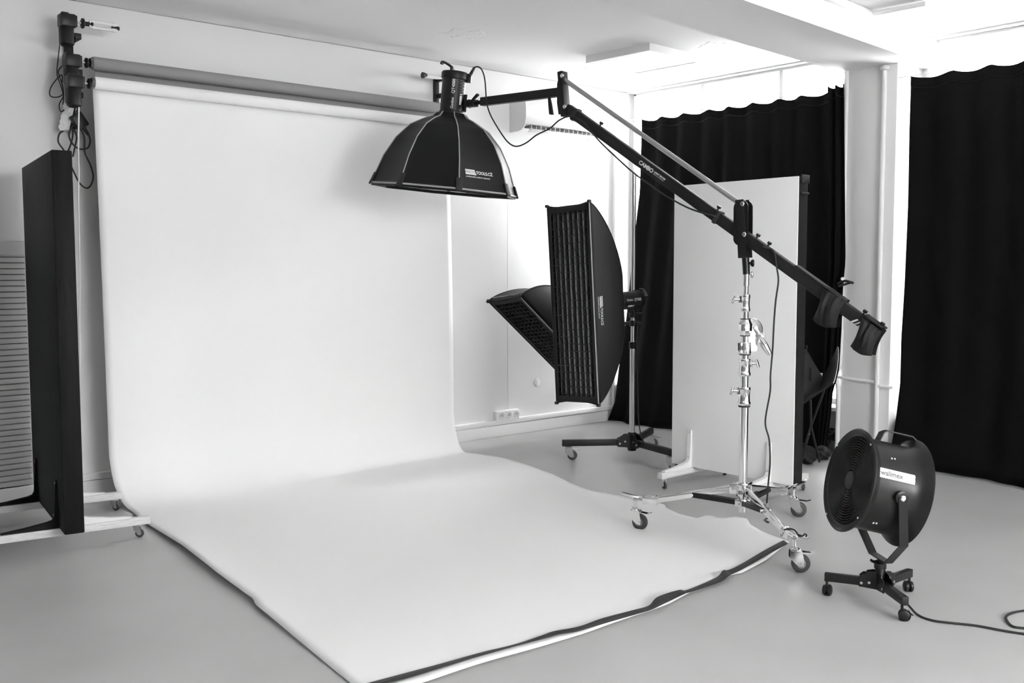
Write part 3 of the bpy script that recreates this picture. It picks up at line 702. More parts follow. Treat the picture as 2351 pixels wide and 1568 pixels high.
for k in range(8): ins.grid(2, 14, lambda u, v: opanel(k, u, v * (len(PR) - 1), -.005))
ins.build('lining', M['silver'], ox, sharp=22)
for k in range(8):
    MB().tube([opanel(k, 0, t * .25, .002) for t in range(0, 4 * (len(PR) - 1) + 1)], .0042, n=6, smooth=False).build('rib_piping', M['piping'], ox)
    a = opanel(k, 0, 0, .004); MB().box((0, 0, .0), (.042, .012, .085), frame(PR[1][1] * AXV + odir(RIB[k]) * (PR[1][0] - PR[0][0]), odir(RIB[k] + PI / 2), opanel(k, 0, .55, .003)), bevel=.004).build('corner_tab', M['rubber'], ox)
rim = [opanel(k, u / 6, 0, .001) for k in range(8) for u in range(6)]
MB().tube(rim, .006, n=6, smooth=False, closed=True).build('rim_piping', M['piping'], ox)
lip = MB(); lp = [opanel(k, u / 4, 0, -.004) for k in range(8) for u in range(4)]
li = [lip.vert(p) for p in lp]; lo = [lip.vert(p - AXV * .020) for p in lp]
for i in range(32): lip.face([li[i], li[(i + 1) % 32], lo[(i + 1) % 32], lo[i]])
lip.build('lip', M['nylon'], ox, sharp=30, solid=.003)
df = MB(); dc = [df.vert(OC + (opanel(k, 0, 0) - OC) * .97 + AXV * .012) for k in range(8)]; df.face(dc); df.build('diffuser', M['diff'], ox, sharp=0)
# printed logo on the panel right of the front rib
def ologo(dx, dy):
    def f(x, y): return opanel(0, .13 + (x + dx) / .335, 1.45 + (y + dy) / .14, .0035)
    return f
lg = MB(); F_ = ologo(0, 0)
v = [lg.vert(F_(x, y)) for x, y in ((0, .017), (.074, .017), (.088, -.016), (.005, -.016))]; lg.face(v)
lg.text('TOOLS.CZ', ologo(.086, .0), .027, .0008, spacing=.95); lg.text('®', ologo(.196, .012), .011); lg.text('profesionální studiové vybavení', ologo(.008, -.028), .0138, .0003, spacing=1.02)
lg.build('logo', M['print'], ox, sharp=0)
MB().text('PHOTO', lambda x, y: ologo(.006, .0005)(x, y) + (OF * .0012), .0225, -.0001, spacing=.92).build('logo_lettering', M['black'], ox, sharp=0)
# flash on top of it
FB = OC + AXV * (163 * PPM)
fl_, fm = flash('studio_flash', 'black studio flash head standing upright on the large octagonal softbox', FB, AXV, (OF + OE * .05), L=101 * PPM, r=27 * PPM)
sp = fm @ Vector((.0, 0, .0)); rr = 27 * PPM
jx = FB + AXV * (34 * PPM)
MB().box((0, 0, 0), (.022, .06, .11), frame(AXV, OE, jx + OE * (rr + .008)), bevel=.004).build('mounting_plate', M['metalblk'], fl_)
g = MB(); j1 = bp(1092, 237); jm = jx + OE * (rr + .02)
g.cyl(jm - OF * .02 + OE * .015, jm + OF * .03 + OE * .015, .026, n=22); g.bar(jm + OE * .02, j1, .04, .045, bevel=.005); g.cyl(j1 - (a1 - a0).normalized() * .01, a0 + (a1 - a0).normalized() * .02, .013)
g.build('tilt_joint', M['metalblk'], fl_)
MB().tube([bp(1076, 243, .03), bp(1085, 230, .035), bp(1097, 217, .04)], lambda t: .008 + .006 * t, n=10, flat=.6).build('tilt_lever', M['plastic'], fl_)
g = MB(); pc = FB + AXV * (90 * PPM) + OE * (rr + .012); g.box((0, 0, 0), (.04, .05, .055), frame(AXV, OE, pc), bevel=.006); g.build('power_inlet', M['plastic'], fl_)
MB().cyl(pc + OE * .01 + AXV * .02, pc + OE * .035 + AXV * .075, .012, .008).build('plug', M['rubber'], fl_)

# ================================================================ POWER CORD OF THE BOOM LIGHT
P = [(1084, 168), (1088, 157), (1096, 153), (1106, 160), (1113, 182), (1116, 220), (1118, 240), (1128, 268), (1150, 305), (1168, 328), (1186, 336), (1208, 328), (1232, 310), (1262, 295), (1284, 276), (1310, 266), (1326, 272)]
Q = [(1340, 280), (1356, 300), (1380, 328), (1420, 366), (1456, 398), (1490, 422), (1530, 450), (1575, 475), (1610, 488), (1640, 496), (1660, 512), (1676, 530), (1700, 545), (1735, 556), (1758, 568), (1772, 572), (1779, 584), (1783, 612), (1787, 645), (1781, 690), (1777, 740), (1774, 800), (1769, 860), (1768, 900), (1757, 968), (1766, 1010), (1768, 1060), (1764, 1110), (1760, 1160)]
pts = [bp(x, y, .035) for x, y in P] + [bp(x, y, .034 if x < 1655 or x > 1750 else -.05) for x, y in Q]
c_ = cable('power_cable', pts, .0046, 'cord', 'black power cord running along the boom and hanging beside the chrome stand', 'cable')
MB().cyl(pts[-1] + VC * .012, pts[-1] - VC * .022, .010, .008, n=12).build('plug', M['steel'], c_, label='bright end plug')

# ================================================================ CHROME WIND-UP STAND
st_ = thing('wind_up_stand', 'heavy chrome wind-up stand carrying the boom beside the white foam board', 'light stand', CH)
def zc(y, x=1707): return zat(x, y, CH)
ax = lambda z: CH + VC * z
def tube_(y0, y1, r, nm='mast_tube', m='chrome'): return MB().cyl(ax(zc(y1)), ax(zc(y0)), r, n=32).build(nm, M[m], st_)
tube_(925, 1175, .0225); tube_(858, 930, .0195); tube_(765, 865, .0175); tube_(708, 770, .0150); tube_(645, 715, .0122)
def casting(y0, y1, r, nm='collar', knob=None):
    a, b_ = zc(y1), zc(y0); L = b_ - a
    p = [(0, 0), (r * 1.02, 0), (r * 1.12, .006), (r * 1.12, .016), (r, .022), (r * .96, L * .5), (r, L - .02), (r * 1.08, L - .016), (r * 1.08, L - .006), (r, L), (0, L)]
    g = MB().lathe(p, T(CH.x, CH.y, a), 32); return g
def tknob(px, py, side, g0):                  # chrome T handle
    z = zc(py); d = RIGHT * side; base = ax(z) + d * .02; tip = ax(z) + d * .062
    g = MB(); g.cyl(base, tip, .0075, n=12); g.box(ax(z) + d * .026 + VC * 0, (.02, .02, .035))
    g.tube([tip + VC * .020 - d * .002, tip + d * .004, tip - VC * .022 + d * .012], lambda t: .011 - .003 * abs(2 * t - 1), n=10, flat=.6); g.build('clamp_handle', M['chrome'], g0)
g = casting(888, 930, .030).build('collar', M['chrome'], st_); tknob(0, 897, -1, g)
MB().lathe([(.0235, 0), (.031, 0), (.031, .008), (.0235, .008)], T(CH.x, CH.y, zc(934)), 28).build('rubber_ring', M['rubber'], g)
g = casting(823, 863, .028).build('collar', M['chrome'], st_); tknob(0, 834, 1, g)
g = MB(); a, b_ = zc(812), zc(785); L = b_ - a
g.lathe([(0, 0), (.030, 0), (.032, .006), (.032, L - .006), (.030, L), (0, L)], T(CH.x, CH.y, a), 32); g.box(ax((a + b_) / 2) - RIGHT * .022, (.035, .03, L * .95), frame(VC, RIGHT, (0, 0, 0)).to_3x3().to_4x4() if False else None, bevel=.004)
cg = g.build('winch_collar', M['chrome'], st_)
g = MB()
for dz in (.012, L - .012): g.lathe([(0, 0), (.007, 0), (.007, .008), (0, .008)], frame(-FWD, None, ax(a + dz) - RIGHT * .022 - FWD * .017), 12)
g.split('bolt', M['steel'], cg)
MB().lathe([(.02, 0), (.030, 0), (.030, .006), (.02, .006)], T(CH.x, CH.y, a - .007), 28).build('rubber_ring', M['rubber'], cg)
a, b_ = zc(770), zc(733); L = b_ - a
g = MB().lathe([(0, 0), (.026, 0), (.028, .008), (.037, L * .3), (.037, L * .7), (.028, L - .008), (.026, L), (0, L)], T(CH.x, CH.y, a), 10).build('winch_head', M['chrome'], st_, sharp=20)
MB().lathe([(.006, 0), (.012, 0), (.012, .008), (.006, .008), (.005, .003), (0, .003)], frame(-FWD, None, ax((a + b_) / 2) - FWD * .034), 18).build('bolt', M['steel'], g)
for zz in (a - .004, b_): MB().lathe([(.016, 0), (.0275, 0), (.0275, .004), (.016, .004)], T(CH.x, CH.y, zz), 28).build('rubber_ring', M['rubber'], g)
wm = lambda x, y, off=0.0: onP(x, y, CH - FWD * off, FWD)
g = MB(); wc = wm(1724, 757, .03)
g.lathe([(.042, -.004), (.060, -.006), (.064, 0), (.060, .006), (.042, .004), (.042, -.004)], frame(-FWD, RIGHT, wc), 28, -1.1, 1.9); g.build('gear_guard', M['chrome'], st_)
g = MB(); poly = [wm(x, y, .028) for x, y in ((1716, 772), (1727, 748), (1737, 750), (1742, 765), (1736, 806), (1722, 806))]
fm2 = frame(-FWD, RIGHT, poly[0]); im = fm2.inverted(); g.prism([((im @ p).x, (im @ p).y) for p in poly], fm2, .012)
for x, y in ((1733, 752), (1743, 772)): g.lathe([(0, 0), (.012, 0), (.012, .012), (.007, .014), (.007, .024), (0, .024)], frame(-FWD, None, wm(x, y, .036)), 16)
wp_ = g.build('winch_plate', M['chrome'], st_)
g = MB(); g.bar(wm(1733, 752, .05), wm(1746, 772, .055), .016, .012, up=-FWD, bevel=.002); g.lathe([(0, 0), (.017, 0), (.017, .02), (.010, .024), (0, .024)], frame(-FWD, None, wm(1746, 771, .05)), 18); g.build('crank_arm', M['chrome'], wp_)
MB().tube([wm(1746, 776, .075), wm(1752, 788, .078), wm(1761, 803, .08), wm(1768, 814, .082)], lambda t: .008 + .011 * math.sin(PI * min(1, t * .85 + .1)), n=14).build('crank_handle', M['chrome'], wp_)
g = casting(676, 715, .021).build('collar', M['chrome'], st_); tknob(0, 687, -1, g)
tube_(618, 656, .0155, 'top_socket', 'steel')
b_ = MB(); z = zc(628); b_.cyl(ax(z) + RIGHT * .014, ax(z) + RIGHT * .03, .006); b_.ball(ax(z - .005) + RIGHT * .03, .014, (.6, .6, 1.3)); b_.build('top_lever', M['steel'], st_)
# base: two collars, three chrome legs with casters, dark struts
zu, zl = zc(1122), zc(1153)
g = casting(1108, 1138, .034).build('base_collar', M['chrome'], st_); g2 = casting(1146, 1162, .030).build('base_collar', M['chrome'], st_)
LEGS = [((1469, 1216), 1.0, -1.25, (1500, 1152), (1475, 1150), (1428, 1132), (1603, 1140)), ((1833, 1187), -.4, -.95, (1806, 1133), (1818, 1128), (1846, 1107), (1754, 1128)), ((1838, 1314), -1.3, -.75, (1795, 1220), (1815, 1236), (1856, 1236), (1744, 1172))]
for i, (cp, aa, trail_a, lend, _a, lev, spx) in enumerate(LEGS):
    c = Vector(fl(*cp) + (0,)); tr_ = Vector((math.cos(trail_a), math.sin(trail_a), 0)) * .03
    stem = c - tr_; d = Vector((stem.x - CH.x, stem.y - CH.y, 0)).normalized(); sd = Vector((-d.y, d.x, 0))
    root = ax(zu) + d * .055; end = Vector((stem.x, stem.y, .168)) - d * .10
    lg = MB().bar(root, end, .020, .034, bevel=.002).build('leg', M['chrome'], st_)
    MB().box(root - d * .012, (.05, .03, .055), None, .004).build('leg_bracket', M['chrome'], lg) if False else None
    q = MB(); m_ = frame(VC, d, root - d * .015)
    for s in (-1, 1): q.box((0, s * .016, 0), (.06, .006, .058), m_, .002)
    q.box((-.025, 0, 0), (.016, .036, .058), m_); q.cyl(m_ @ Vector((.012, -.024, 0)), m_ @ Vector((.012, .024, 0)), .008, n=12); q.build('leg_bracket', M['chrome'], lg)
    q = MB(); m_ = frame(VC, d, end)
    for s in (-1, 1): q.box((.02, s * .014, 0), (.075, .006, .044), m_, .002)
    q.box((-.018, 0, 0), (.010, .046, .05), m_, .002); q.cyl(m_ @ Vector((.0, -.022, 0)), m_ @ Vector((.0, .022, 0)), .010, n=14)
    q.tube([end + d * .04, end + d * .065 + VC * .006, end + d * .10 + VC * .004, Vector((stem.x, stem.y, .170))], .017, n=10, flat=.8); q.build('foot_bracket', M['chrome'], lg)
    lp = onZ(*lev, .215 if i else .235) if False else None
    e2 = Vector((stem.x, stem.y, .175)); out = d.copy()
    # foot pedal sticks out beyond the wheel, rising
    tipz = at(*lev, (e2 - EYE).dot(FWD) + (.05 if i == 1 else -.02 if i == 2 else 0))
    MB().bar(e2 - d * .02 + VC * .004, tipz, .026, .010, bevel=.002).build('foot_pedal', M['chrome'], lg)
    caster(st_, c.x, c.y, trail_a, .045, .030, .172, True, 'chrome')
    sroot = ax(zl) + d * .03
    dist = (root - end).length; send = root.lerp(end, .50)
    q = MB()
    for s in (-1, 1): q.bar(sroot + sd * s * .017, send + sd * s * .017, .005, .026, bevel=.001)
    q.bar(sroot, send - (send - sroot) * .12, .03, .022); stt = q.build('strut', M['plastic'], st_)
    q = MB(); q.cyl(send - sd * .026, send + sd * .026, .009, n=14); q.build('bolt', M['chrome'], stt)
    q = MB()
    for s in (-1, 1): q.box((0.015, s * .022, 0), (.05, .006, .04), frame(VC, d, ax(zl)), .002)
    q.build('strut_bracket', M['chrome'], st_)
fr = at(1798, 1218, 4.66)
cable('cord_loop', [at(1800, 1216, 4.72), at(1815, 1214, 4.72), at(1826, 1219, 4.72), at(1835, 1231, 4.71), at(1843, 1230, 4.70), at(1848, 1226, 4.70), at(1852, 1229, 4.70), at(1850, 1233, 4.70)], .004, 'cord', 'short black cord tied around the front leg of the chrome stand', 'cord')
hk = [onZ(1757, 1192, .006), onZ(1758, 1196, .006), onZ(1761, 1195, .006), onZ(1763, 1197, .006)]
cable('cord_scrap', [onZ(1762, 1190, .008), onZ(1757, 1192, .006), onZ(1759, 1196, .006), onZ(1765, 1199, .006)], .0045, 'cord', 'little black scrap of cord lying on the floor under the chrome stand', 'scrap')

# ================================================================ RECTANGULAR STRIP SOFTBOXES
def strip_softbox(name, label, Fc, w, v, n, W, H, D, cols, rows, gm='grid', gd=.035, slack=.012, text=False, pw=1.6):
    t_ = thing(name, label, 'softbox', Fc - n * D * .5)
    b0_ = .075                                 # half size of the speed ring
    def P(side, u, t):                         # side 0..3, u across -1..1, t 0 front .. 1 back
        s = 1 - t; hh = b0_ + (H / 2 - b0_) * s ** .62; hw = b0_ + (W / 2 - b0_) * s ** .62
        dep = D * (1 - (s ** .62) ** pw) ** .8 if t > 0 else 0
        bow = 1 - slack * (1 - u * u) * (1 - t)
        if side == 0: x, y = hw * bow, hh * u
        elif side == 1: x, y = -hw * u, hh * bow if H > W else hh * bow
        elif side == 2: x, y = -hw * bow, -hh * u
        else: x, y = hw * u, -hh * bow
        if side in (1, 3): y = (hh - (.022 * (1 - u * u) * (1 - t))) * (1 if side == 1 else -1)
        return Fc + w * x + v * y - n * dep
    sh = MB()
    for s in range(4): sh.grid(10, 22, lambda u, t: P(s, 2 * u - 1, t))
    sh.build('shell', M['nylon'], t_, sharp=28, solid=.002)
    for s in range(4): MB().tube([P(s, 1, t / 16) for t in range(17)], .004, n=6, smooth=False).build('rib_piping', M['nylon'], t_)
    for s in range(4): MB().tube([P(s, u / 6 - 1, 0) for u in range(13)], .0045, n=6, smooth=False).build('rim_piping', M['piping'] if s == 0 else M['nylon'], t_)
    for s in range(4): MB().box((0, 0, 0), (.022, .022, .03), frame(n, w, P(s, 1, 0)), bevel=.006).build('corner_tab', M['rubber'], t_)
    MB().grid(1, 1, lambda a, b_: Fc + w * (a - .5) * W * .95 + v * (b_ - .5) * H * .985 - n * .045).build('diffuser', M['diff'], t_, sharp=0)
    g = MB(); ww, hh = W * .95, H * .975; rnd = random.Random(4)
    for i in range(cols + 1):
        x = (i / cols - .5) * ww; j_ = [rnd.uniform(-.002, .002) for _ in range(rows + 1)]
        g.grid(rows, 1, lambda a, b_: Fc + w * (x + j_[int(round(a * rows))] * (1 if 0 < i < cols else 0)) + v * (a - .5) * hh - n * (.002 + gd * b_))
    for i in range(rows + 1):
        y = (i / rows - .5) * hh; j_ = [rnd.uniform(-.003, .003) for _ in range(cols + 1)]
        g.grid(cols, 1, lambda a, b_: Fc + w * (a - .5) * ww + v * (y + j_[int(round(a * cols))]) - n * (.002 + gd * b_))
    g.build('grid', M[gm], t_, sharp=0, solid=.0028, offset=0)
    f_ = MB()
    for sx in (-1, 1): f_.grid(1, 1, lambda a, b_: Fc + w * sx * (W / 2 - .004 - .026 * a) + v * (b_ - .5) * H * .985 - n * .001)
    for sy in (-1, 1): f_.grid(1, 1, lambda a, b_: Fc + v * sy * (H / 2 - .012 - .045 * a) + w * (b_ - .5) * W * .98 - n * .001)
    f_.build('grid_border', M['nylon'], t_, sharp=0, solid=.002)
    MB().lathe([(0, 0), (.092, 0), (.095, .012), (.078, .03), (0, .03)], frame(-n, w, Fc - n * (D - .012)), 28).build('speed_ring', M['metalblk'], t_)
    if text:
        def tf(dx, dy):                        # runs downward along the flank
            def f(x, y):
                hh_ = .05 - (x + dx); t = .13 + (y + dy) * 2.6; p = P(0, hh_ / (b0_ + (H / 2 - b0_) * (1 - t) ** .62), t)
                return p + w * .003 + n * .001
            return f
        lg = MB(); F0 = tf(0, 0); q = [lg.vert(F0(x, y)) for x, y in ((0, .0135), (.072, .0135), (.084, -.0125), (.005, -.0125))]; lg.face(q)
        lg.text('TOOLS.CZ', tf(.082, 0), .0265, .0007, spacing=.95); lg.text('profesionální studiové vybavení', tf(.006, -.022), .0118, .0002); lg.build('logo', M['print'], t_, sharp=0)
        MB().text('PHOTO', lambda x, y: tf(.006, .001)(x, y) + w * .0012, .0215, 0, spacing=.92).build('logo_lettering', M['black'], t_, sharp=0)
    return t_, P
def camv(r, u, f): return RIGHT * r + UP * u + FWD * f
al, ti = math.radians(44), .073
n1 = camv(-math.sin(al) * math.cos(ti), -math.sin(ti), -math.cos(al) * math.cos(ti)).normalized()
v1 = camv(-math.sin(al) * math.sin(ti), math.cos(ti), -math.cos(al) * math.sin(ti)); v1 = (v1 - n1 * v1.dot(n1)).normalized(); w1 = v1.cross(n1)
if w1.dot(RIGHT) < 0: w1 = -w1
D_1 = .48
Bk = at(1412, 692, 7.30); Fc1 = Bk + n1 * D_1
sb1, P1f = strip_softbox('strip_softbox', 'tall black strip softbox with an egg-crate grid, upright on the wheeled stand', Fc1, w1, v1, n1, .385, 1.40, D_1, 8, 27, text=True)
fl1, fm1 = flash('studio_flash', 'black studio flash head behind the tall upright strip softbox', Bk - n1 * .0 + n1 * -.012, -n1, -FWD, L=.27, r=.066)
# second one, tilted, close to the back wall
d2 = 7.95
e1 = camv(.729, .083, -.68).normalized(); e2 = camv(.587, -.587, .557).normalized(); e2 = (e2 - e1 * e2.dot(e1)).normalized(); n2 = e1.cross(e2)
if n2.dot(FWD) > 0: n2 = -n2
top2 = at(1156, 686, d2); W2, H2, D_2 = .35, 1.15, .44
Fc2 = top2 + e2 * (H2 / 2)
sb2, P2f = strip_softbox('strip_softbox', 'black strip softbox tilted at a slant near the back wall behind the upright one', Fc2, e1, -e2, n2, W2, H2, D_2, 8, 25, gd=.03)
Bk2 = Fc2 - n2 * D_2
fl2, fm2_ = flash('studio_flash', 'black studio flash head of the tilted softbox beside the back wall', Bk2 - n2 * .012, -n2, -FWD, L=.25, r=.06, texts=False)

# ================================================================ BLACK WHEELED STAND
BC = Vector((5.595, 5.08, 0)); bsx = lambda z: BC + VC * z
bs = thing('roller_stand', 'wheeled light stand with steel pole and black folding legs carrying the strip softboxes', 'light stand', BC)
zb_ = lambda y: zat(1453, y, BC)
MB().cyl(bsx(.06), bsx(zb_(790)), .0215, n=24).build('pole', M['rod'], bs)
MB().cyl(bsx(zb_(790)), bsx(zb_(398)), .0165, n=24).build('pole', M['rod'], bs)
MB().cyl(bsx(zb_(800)), bsx(zb_(785)), .028, n=24).build('collar', M['metalblk'], bs)
hub = MB(); hub.lathe([(0, 0), (.032, 0), (.036, .02), (.034, .13), (.028, .14), (0, .14)], T(BC.x, BC.y, .065), 24)
LB = [((1314, 1056), -.95), ((1500, 1027), -.9), ((1547, 1080), -1.2)]
for (cp, ta) in LB:
    c = Vector(fl(*cp) + (0,)); d = (c - BC).normalized(); sd = Vector((-d.y, d.x, 0))
    for s in (-1, 1):
        fmx = Matrix((d, VC, sd)).transposed().to_4x4(); fmx.translation = BC + sd * (s * .024 - .002) + VC * .13
        hub.prism([(.01, -.04), (.115, -.032), (.115, .024), (.10, .034), (.085, .036), (.08, .046), (.068, .046), (.064, .056), (.05, .060), (.01, .060)], fmx, .004)
hub.build('hub', M['metalblk'], bs)
for (cp, ta) in LB:
    c = Vector(fl(*cp) + (0,)); tv = Vector((math.cos(ta), math.sin(ta), 0)) * .028; stem = c - tv; d = Vector((stem.x - BC.x, stem.y - BC.y, 0)); L = d.length; d.normalize(); sd = Vector((-d.y, d.x, 0))
    lg = MB().bar(BC + d * .05 + VC * .130, BC + d * (L + .05) + VC * .130, .035, .048, bevel=.003).build('leg', M['black'], bs)
    q = MB()
    for s in (.058, .098): q.cyl(BC + d * s - sd * .031 + VC * (.122 if s > .08 else .138), BC + d * s + sd * .031 + VC * (.122 if s > .08 else .138), .007, n=12)
    q.split('bolt', M['steel'], lg)
    caster(bs, c.x, c.y, ta, .037, .026, .108, True)
# brackets holding the two heads
g = MB(); z = zb_(720); g.cyl(bsx(z - .03), bsx(z + .03), .027, n=22); fe = Bk - n1 * .17 - v1 * .075
g.bar(bsx(z), fe, .035, .035, bevel=.004); g.cyl(bsx(z) + RIGHT * .02, bsx(z) + RIGHT * .07, .008); g.build('head_clamp', M['metalblk'], bs)
g = MB(); z = zb_(742); g.cyl(bsx(z - .022), bsx(z + .022), .026, n=22); a_end = at(1408, 742, 7.60)
b2e = Bk2 - n2 * .12; pth = [bsx(z) + (a_end - bsx(z)).normalized() * .02, a_end, at(1340, 738, 8.1), b2e + Vector((.0, 0, -.08))]
g.tube(pth, .0125, n=10, smooth=False); g.cyl(bsx(z) + RIGHT * .02, bsx(z) + RIGHT * .06, .008); g.build('side_arm', M['metalblk'], bs)
g = MB(); p_ = a_end; g.box((0, 0, 0), (.03, .03, .07), frame(VC, RIGHT, p_), bevel=.004); g.tube([p_ + VC * .02, p_ - RIGHT * .02 + VC * .05, p_ - RIGHT * .01 + VC * .09], .009); g.build('arm_knob', M['metalblk'], bs)
MB().box((0, 0, 0), (.05, .05, .09), frame(-n2, e1, b2e - VC * .07), bevel=.005).build('head_clamp', M['metalblk'], bs)
cable('stand_cord', [bsx(zb_(735)) + RIGHT * .04, at(1462, 800, 7.50), at(1464, 880, 7.47), at(1466, 960, 7.42), at(1472, 1000, 7.40), at(1480, 1019, 7.37)], .0045, 'cord', 'thin black cord hanging down along the pole of the wheeled stand', 'cable')

# ================================================================ CURTAINS
def curtain(name, label, eL, eR, X0, folds, zbot, seed, amp=.035, zt_=2.775, bulge=.0):
    rnd = random.Random(seed); t_ = thing(name, label, 'curtain', (X0, (lerp_table(eL, 0) + lerp_table(eR, 0)) / 2, zbot))
    K = [(i + rnd.uniform(-.2, .2)) / folds for i in range(1, folds)]; K = [0] + K + [1]
    def hookdist(u):
        for a, b_ in zip(K, K[1:]):
            if u <= b_ + 1e-9: return (u - a) / (b_ - a), b_ - a
        return 0, .1
    ph = [rnd.uniform(0, 6) for _ in range(6)]
    def f(u, v, off=0.0, cut=None):
        q, wd = hookdist(u); zt2 = zt_ - .02 * (4 * q * (1 - q)) * (1.25 - .5 * q)
        z = zt2 + (zbot - zt2) * v if cut is None else zt2 - cut * v
        y0, y1 = lerp_table(eL, z), lerp_table(eR, z); h = (zt_ - z) / zt_
        pinch = math.cos(2 * PI * q) * amp * (1 - .55 * h)
        low = .022 * math.sin(2 * PI * (u * 3.1) + ph[0] + h * 1.4) * h + .014 * math.sin(2 * PI * u * 7.3 + ph[1] - h * 2) * h
        return (X0 - pinch - low - bulge * h * h * math.sin(PI * u) - off, y0 + (y1 - y0) * u, z)
    MB().grid(folds * 14, 46, lambda u, v: f(u, v)).build('cloth', M['cloth'], t_, sharp=0, solid=.003).data.polygons.foreach_set('use_smooth', [True] * (folds * 14 * 46))
    MB().grid(folds * 14, 2, lambda u, v: f(u, v, .003, .062)).build('heading_band', M['cloth'], t_, sharp=0, solid=.003)
    MB().tube([f(i / (folds * 10), 0, .006, 0) for i in range(folds * 10 + 1)], .0035, n=6, smooth=False).build('hem_edge', M['cloth'], t_)
    MB().tube([Vector(f(i / (folds * 10), 1, .0045, .066)) for i in range(folds * 10 + 1)], .0022, n=5, smooth=False).build('stitching', M['black'], t_)
    return t_
def edge(pts, X): return sorted([(onX(x, y, X).z, onX(x, y, X).y) for x, y in pts])
c1L = edge([(1478, 275), (1472, 440), (1455, 583), (1440, 732), (1429, 788), (1413, 921), (1395, 967)], XC)
c1R = edge([(1915, 213), (1915, 500), (1912, 700), (1905, 900), (1890, 1055)], XC)
curtain('blackout_curtain', 'wide black curtain across the left window behind the white foam board', c1L, c1R, XC, 8, .012, 11, amp=.022)
c2L = edge([(1906, 205), (1906, 500), (1900, 700), (1890, 900), (1880, 1055)], XC - .06)
c2R = edge([(1943, 205), (1944, 600), (1938, 660), (1934, 760), (1928, 850), (1914, 900), (1908, 960), (1897, 1035)], XC - .06)
curtain('blackout_curtain', 'narrow black curtain overlapping the wide one beside the pillar', c2L, c2R, XC - .07, 2, .02, 5, amp=.02, zt_=2.80)
c3L = edge([(2095, 178), (2091, 300), (2088, 471), (2081, 650), (2074, 777), (2072, 880), (2062, 968), (2050, 1040), (2042, 1088)], XC)
curtain('blackout_curtain', 'broad black curtain at the right edge, right of the pillar', c3L, [(0, .0), (3, .0)], XC, 14, .018, 23, amp=.018, zt_=2.79, bulge=.10)
tag(MB().cyl((XC, 4.075, 2.79), (XC, 6.52, 2.79), .0025, n=8).build('curtain_wire', M['steel']), 'thin steel curtain wire above the curtain at the left window', 'wire')
tag(MB().cyl((XC, .0, 2.80), (XC, 3.66, 2.80), .0025, n=8).build('curtain_wire', M['steel']), 'thin steel curtain wire above the curtain at the right edge', 'wire')
# spring clamp on the narrow curtain
kc = onX(1936, 648, XC - .10)
kl = thing('spring_clamp', 'black spring clamp gripping the edge of the narrow black curtain', 'clamp', kc)
q = lambda x, y, o=0: onX(x, y, XC - .10 - o)
MB().tube([q(1925, 652), q(1934, 646), q(1944, 645), q(1958, 650)], .016, n=8, flat=.6).build('handle', M['plastic'], kl)
MB().tube([q(1926, 658, .02), q(1934, 655, .02), q(1946, 651, .02), q(1956, 648, .03)], .014, n=8, flat=.6).build('handle', M['plastic'], kl)
MB().cyl(q(1933, 640), q(1935, 640, .05), .012, n=14).build('spring', M['steel'], kl)

# ================================================================ PIPES ON THE PILLAR
def pipe(name, pts, r, label, k=5, sm=True): return tag(MB().tube(pts, r, n=12, k=k, smooth=sm).build(name, M['paint']), label, 'pipe')
XP = 6.80 - .022
pv = [onX(x, y, XP) for x, y in ((2033, 152), (2027, 350), (2021, 600), (2014, 820), (2009, 1000))]
zl_, zh_ = 0.0, 2.89
p_top = Vector((XP, pv[0].y, 2.895)); p_bot = Vector((XP, pv[-1].y + .0, 0.0)); ym = sum(p.y for p in pv) / 5
hp = thing('heating_pipe', 'white painted upright pipe on the pillar front running from ceiling beam to floor', 'pipe', (XP, ym, 0))
MB().cyl((XP, ym, 0), (XP, ym, 2.9), .017, n=16).build('tube', M['paint'], hp)
MB().lathe([(.018, 0), (.03, .004), (.034, .02), (.028, .03), (.018, .036)], T(XP, ym, 2.862), 18).build('collar', M['trim'], hp)
y1 = 4.048
kk = [onX(x, y, XP).z for x, y in ((1935, 800), (1930, 860), (1929, 880), (1926, 960))]
zk = onX(1927, 866, XP).z
hp2 = thing('heating_pipe', 'white painted pipe with a kink on the left corner of the pillar beside the curtain', 'pipe', (XP, y1, 0))
MB().tube([(XP, y1, 2.9), (XP, y1, zk + .30), (XP, y1 + .012, zk + .10), (XP, y1 + .028, zk), (XP, y1 + .012, zk - .10), (XP, y1 + .01, zk - .3), (XP, y1 + .012, 0)], .017, n=14, k=5).build('tube', M['paint'], hp2)
MB().cyl((XP, y1, zk + .28), (XP, y1, zk + .36), .020, n=14).build('coupling', M['paint'], hp2)
hz = thing('radiator_pipe', 'white painted horizontal pipe crossing the pillar front and bending around its corner', 'pipe', (XP, 3.85, zk - .02))
MB().tube([(XP, 4.24, zk + .01), (XP, 4.1, zk + .002), (XP, ym + .02, zk - .012)], .012, n=12, k=3).build('tube', M['paint'], hz)
MB().tube([(XP, ym, zk - .035), (XP, 3.70, zk - .04), (XP + .012, 3.645, zk - .042), (XP + .05, 3.635, zk - .04), (XP + .34, 3.635, zk - .03)], .012, n=12, k=5).build('tube', M['paint'], hz)

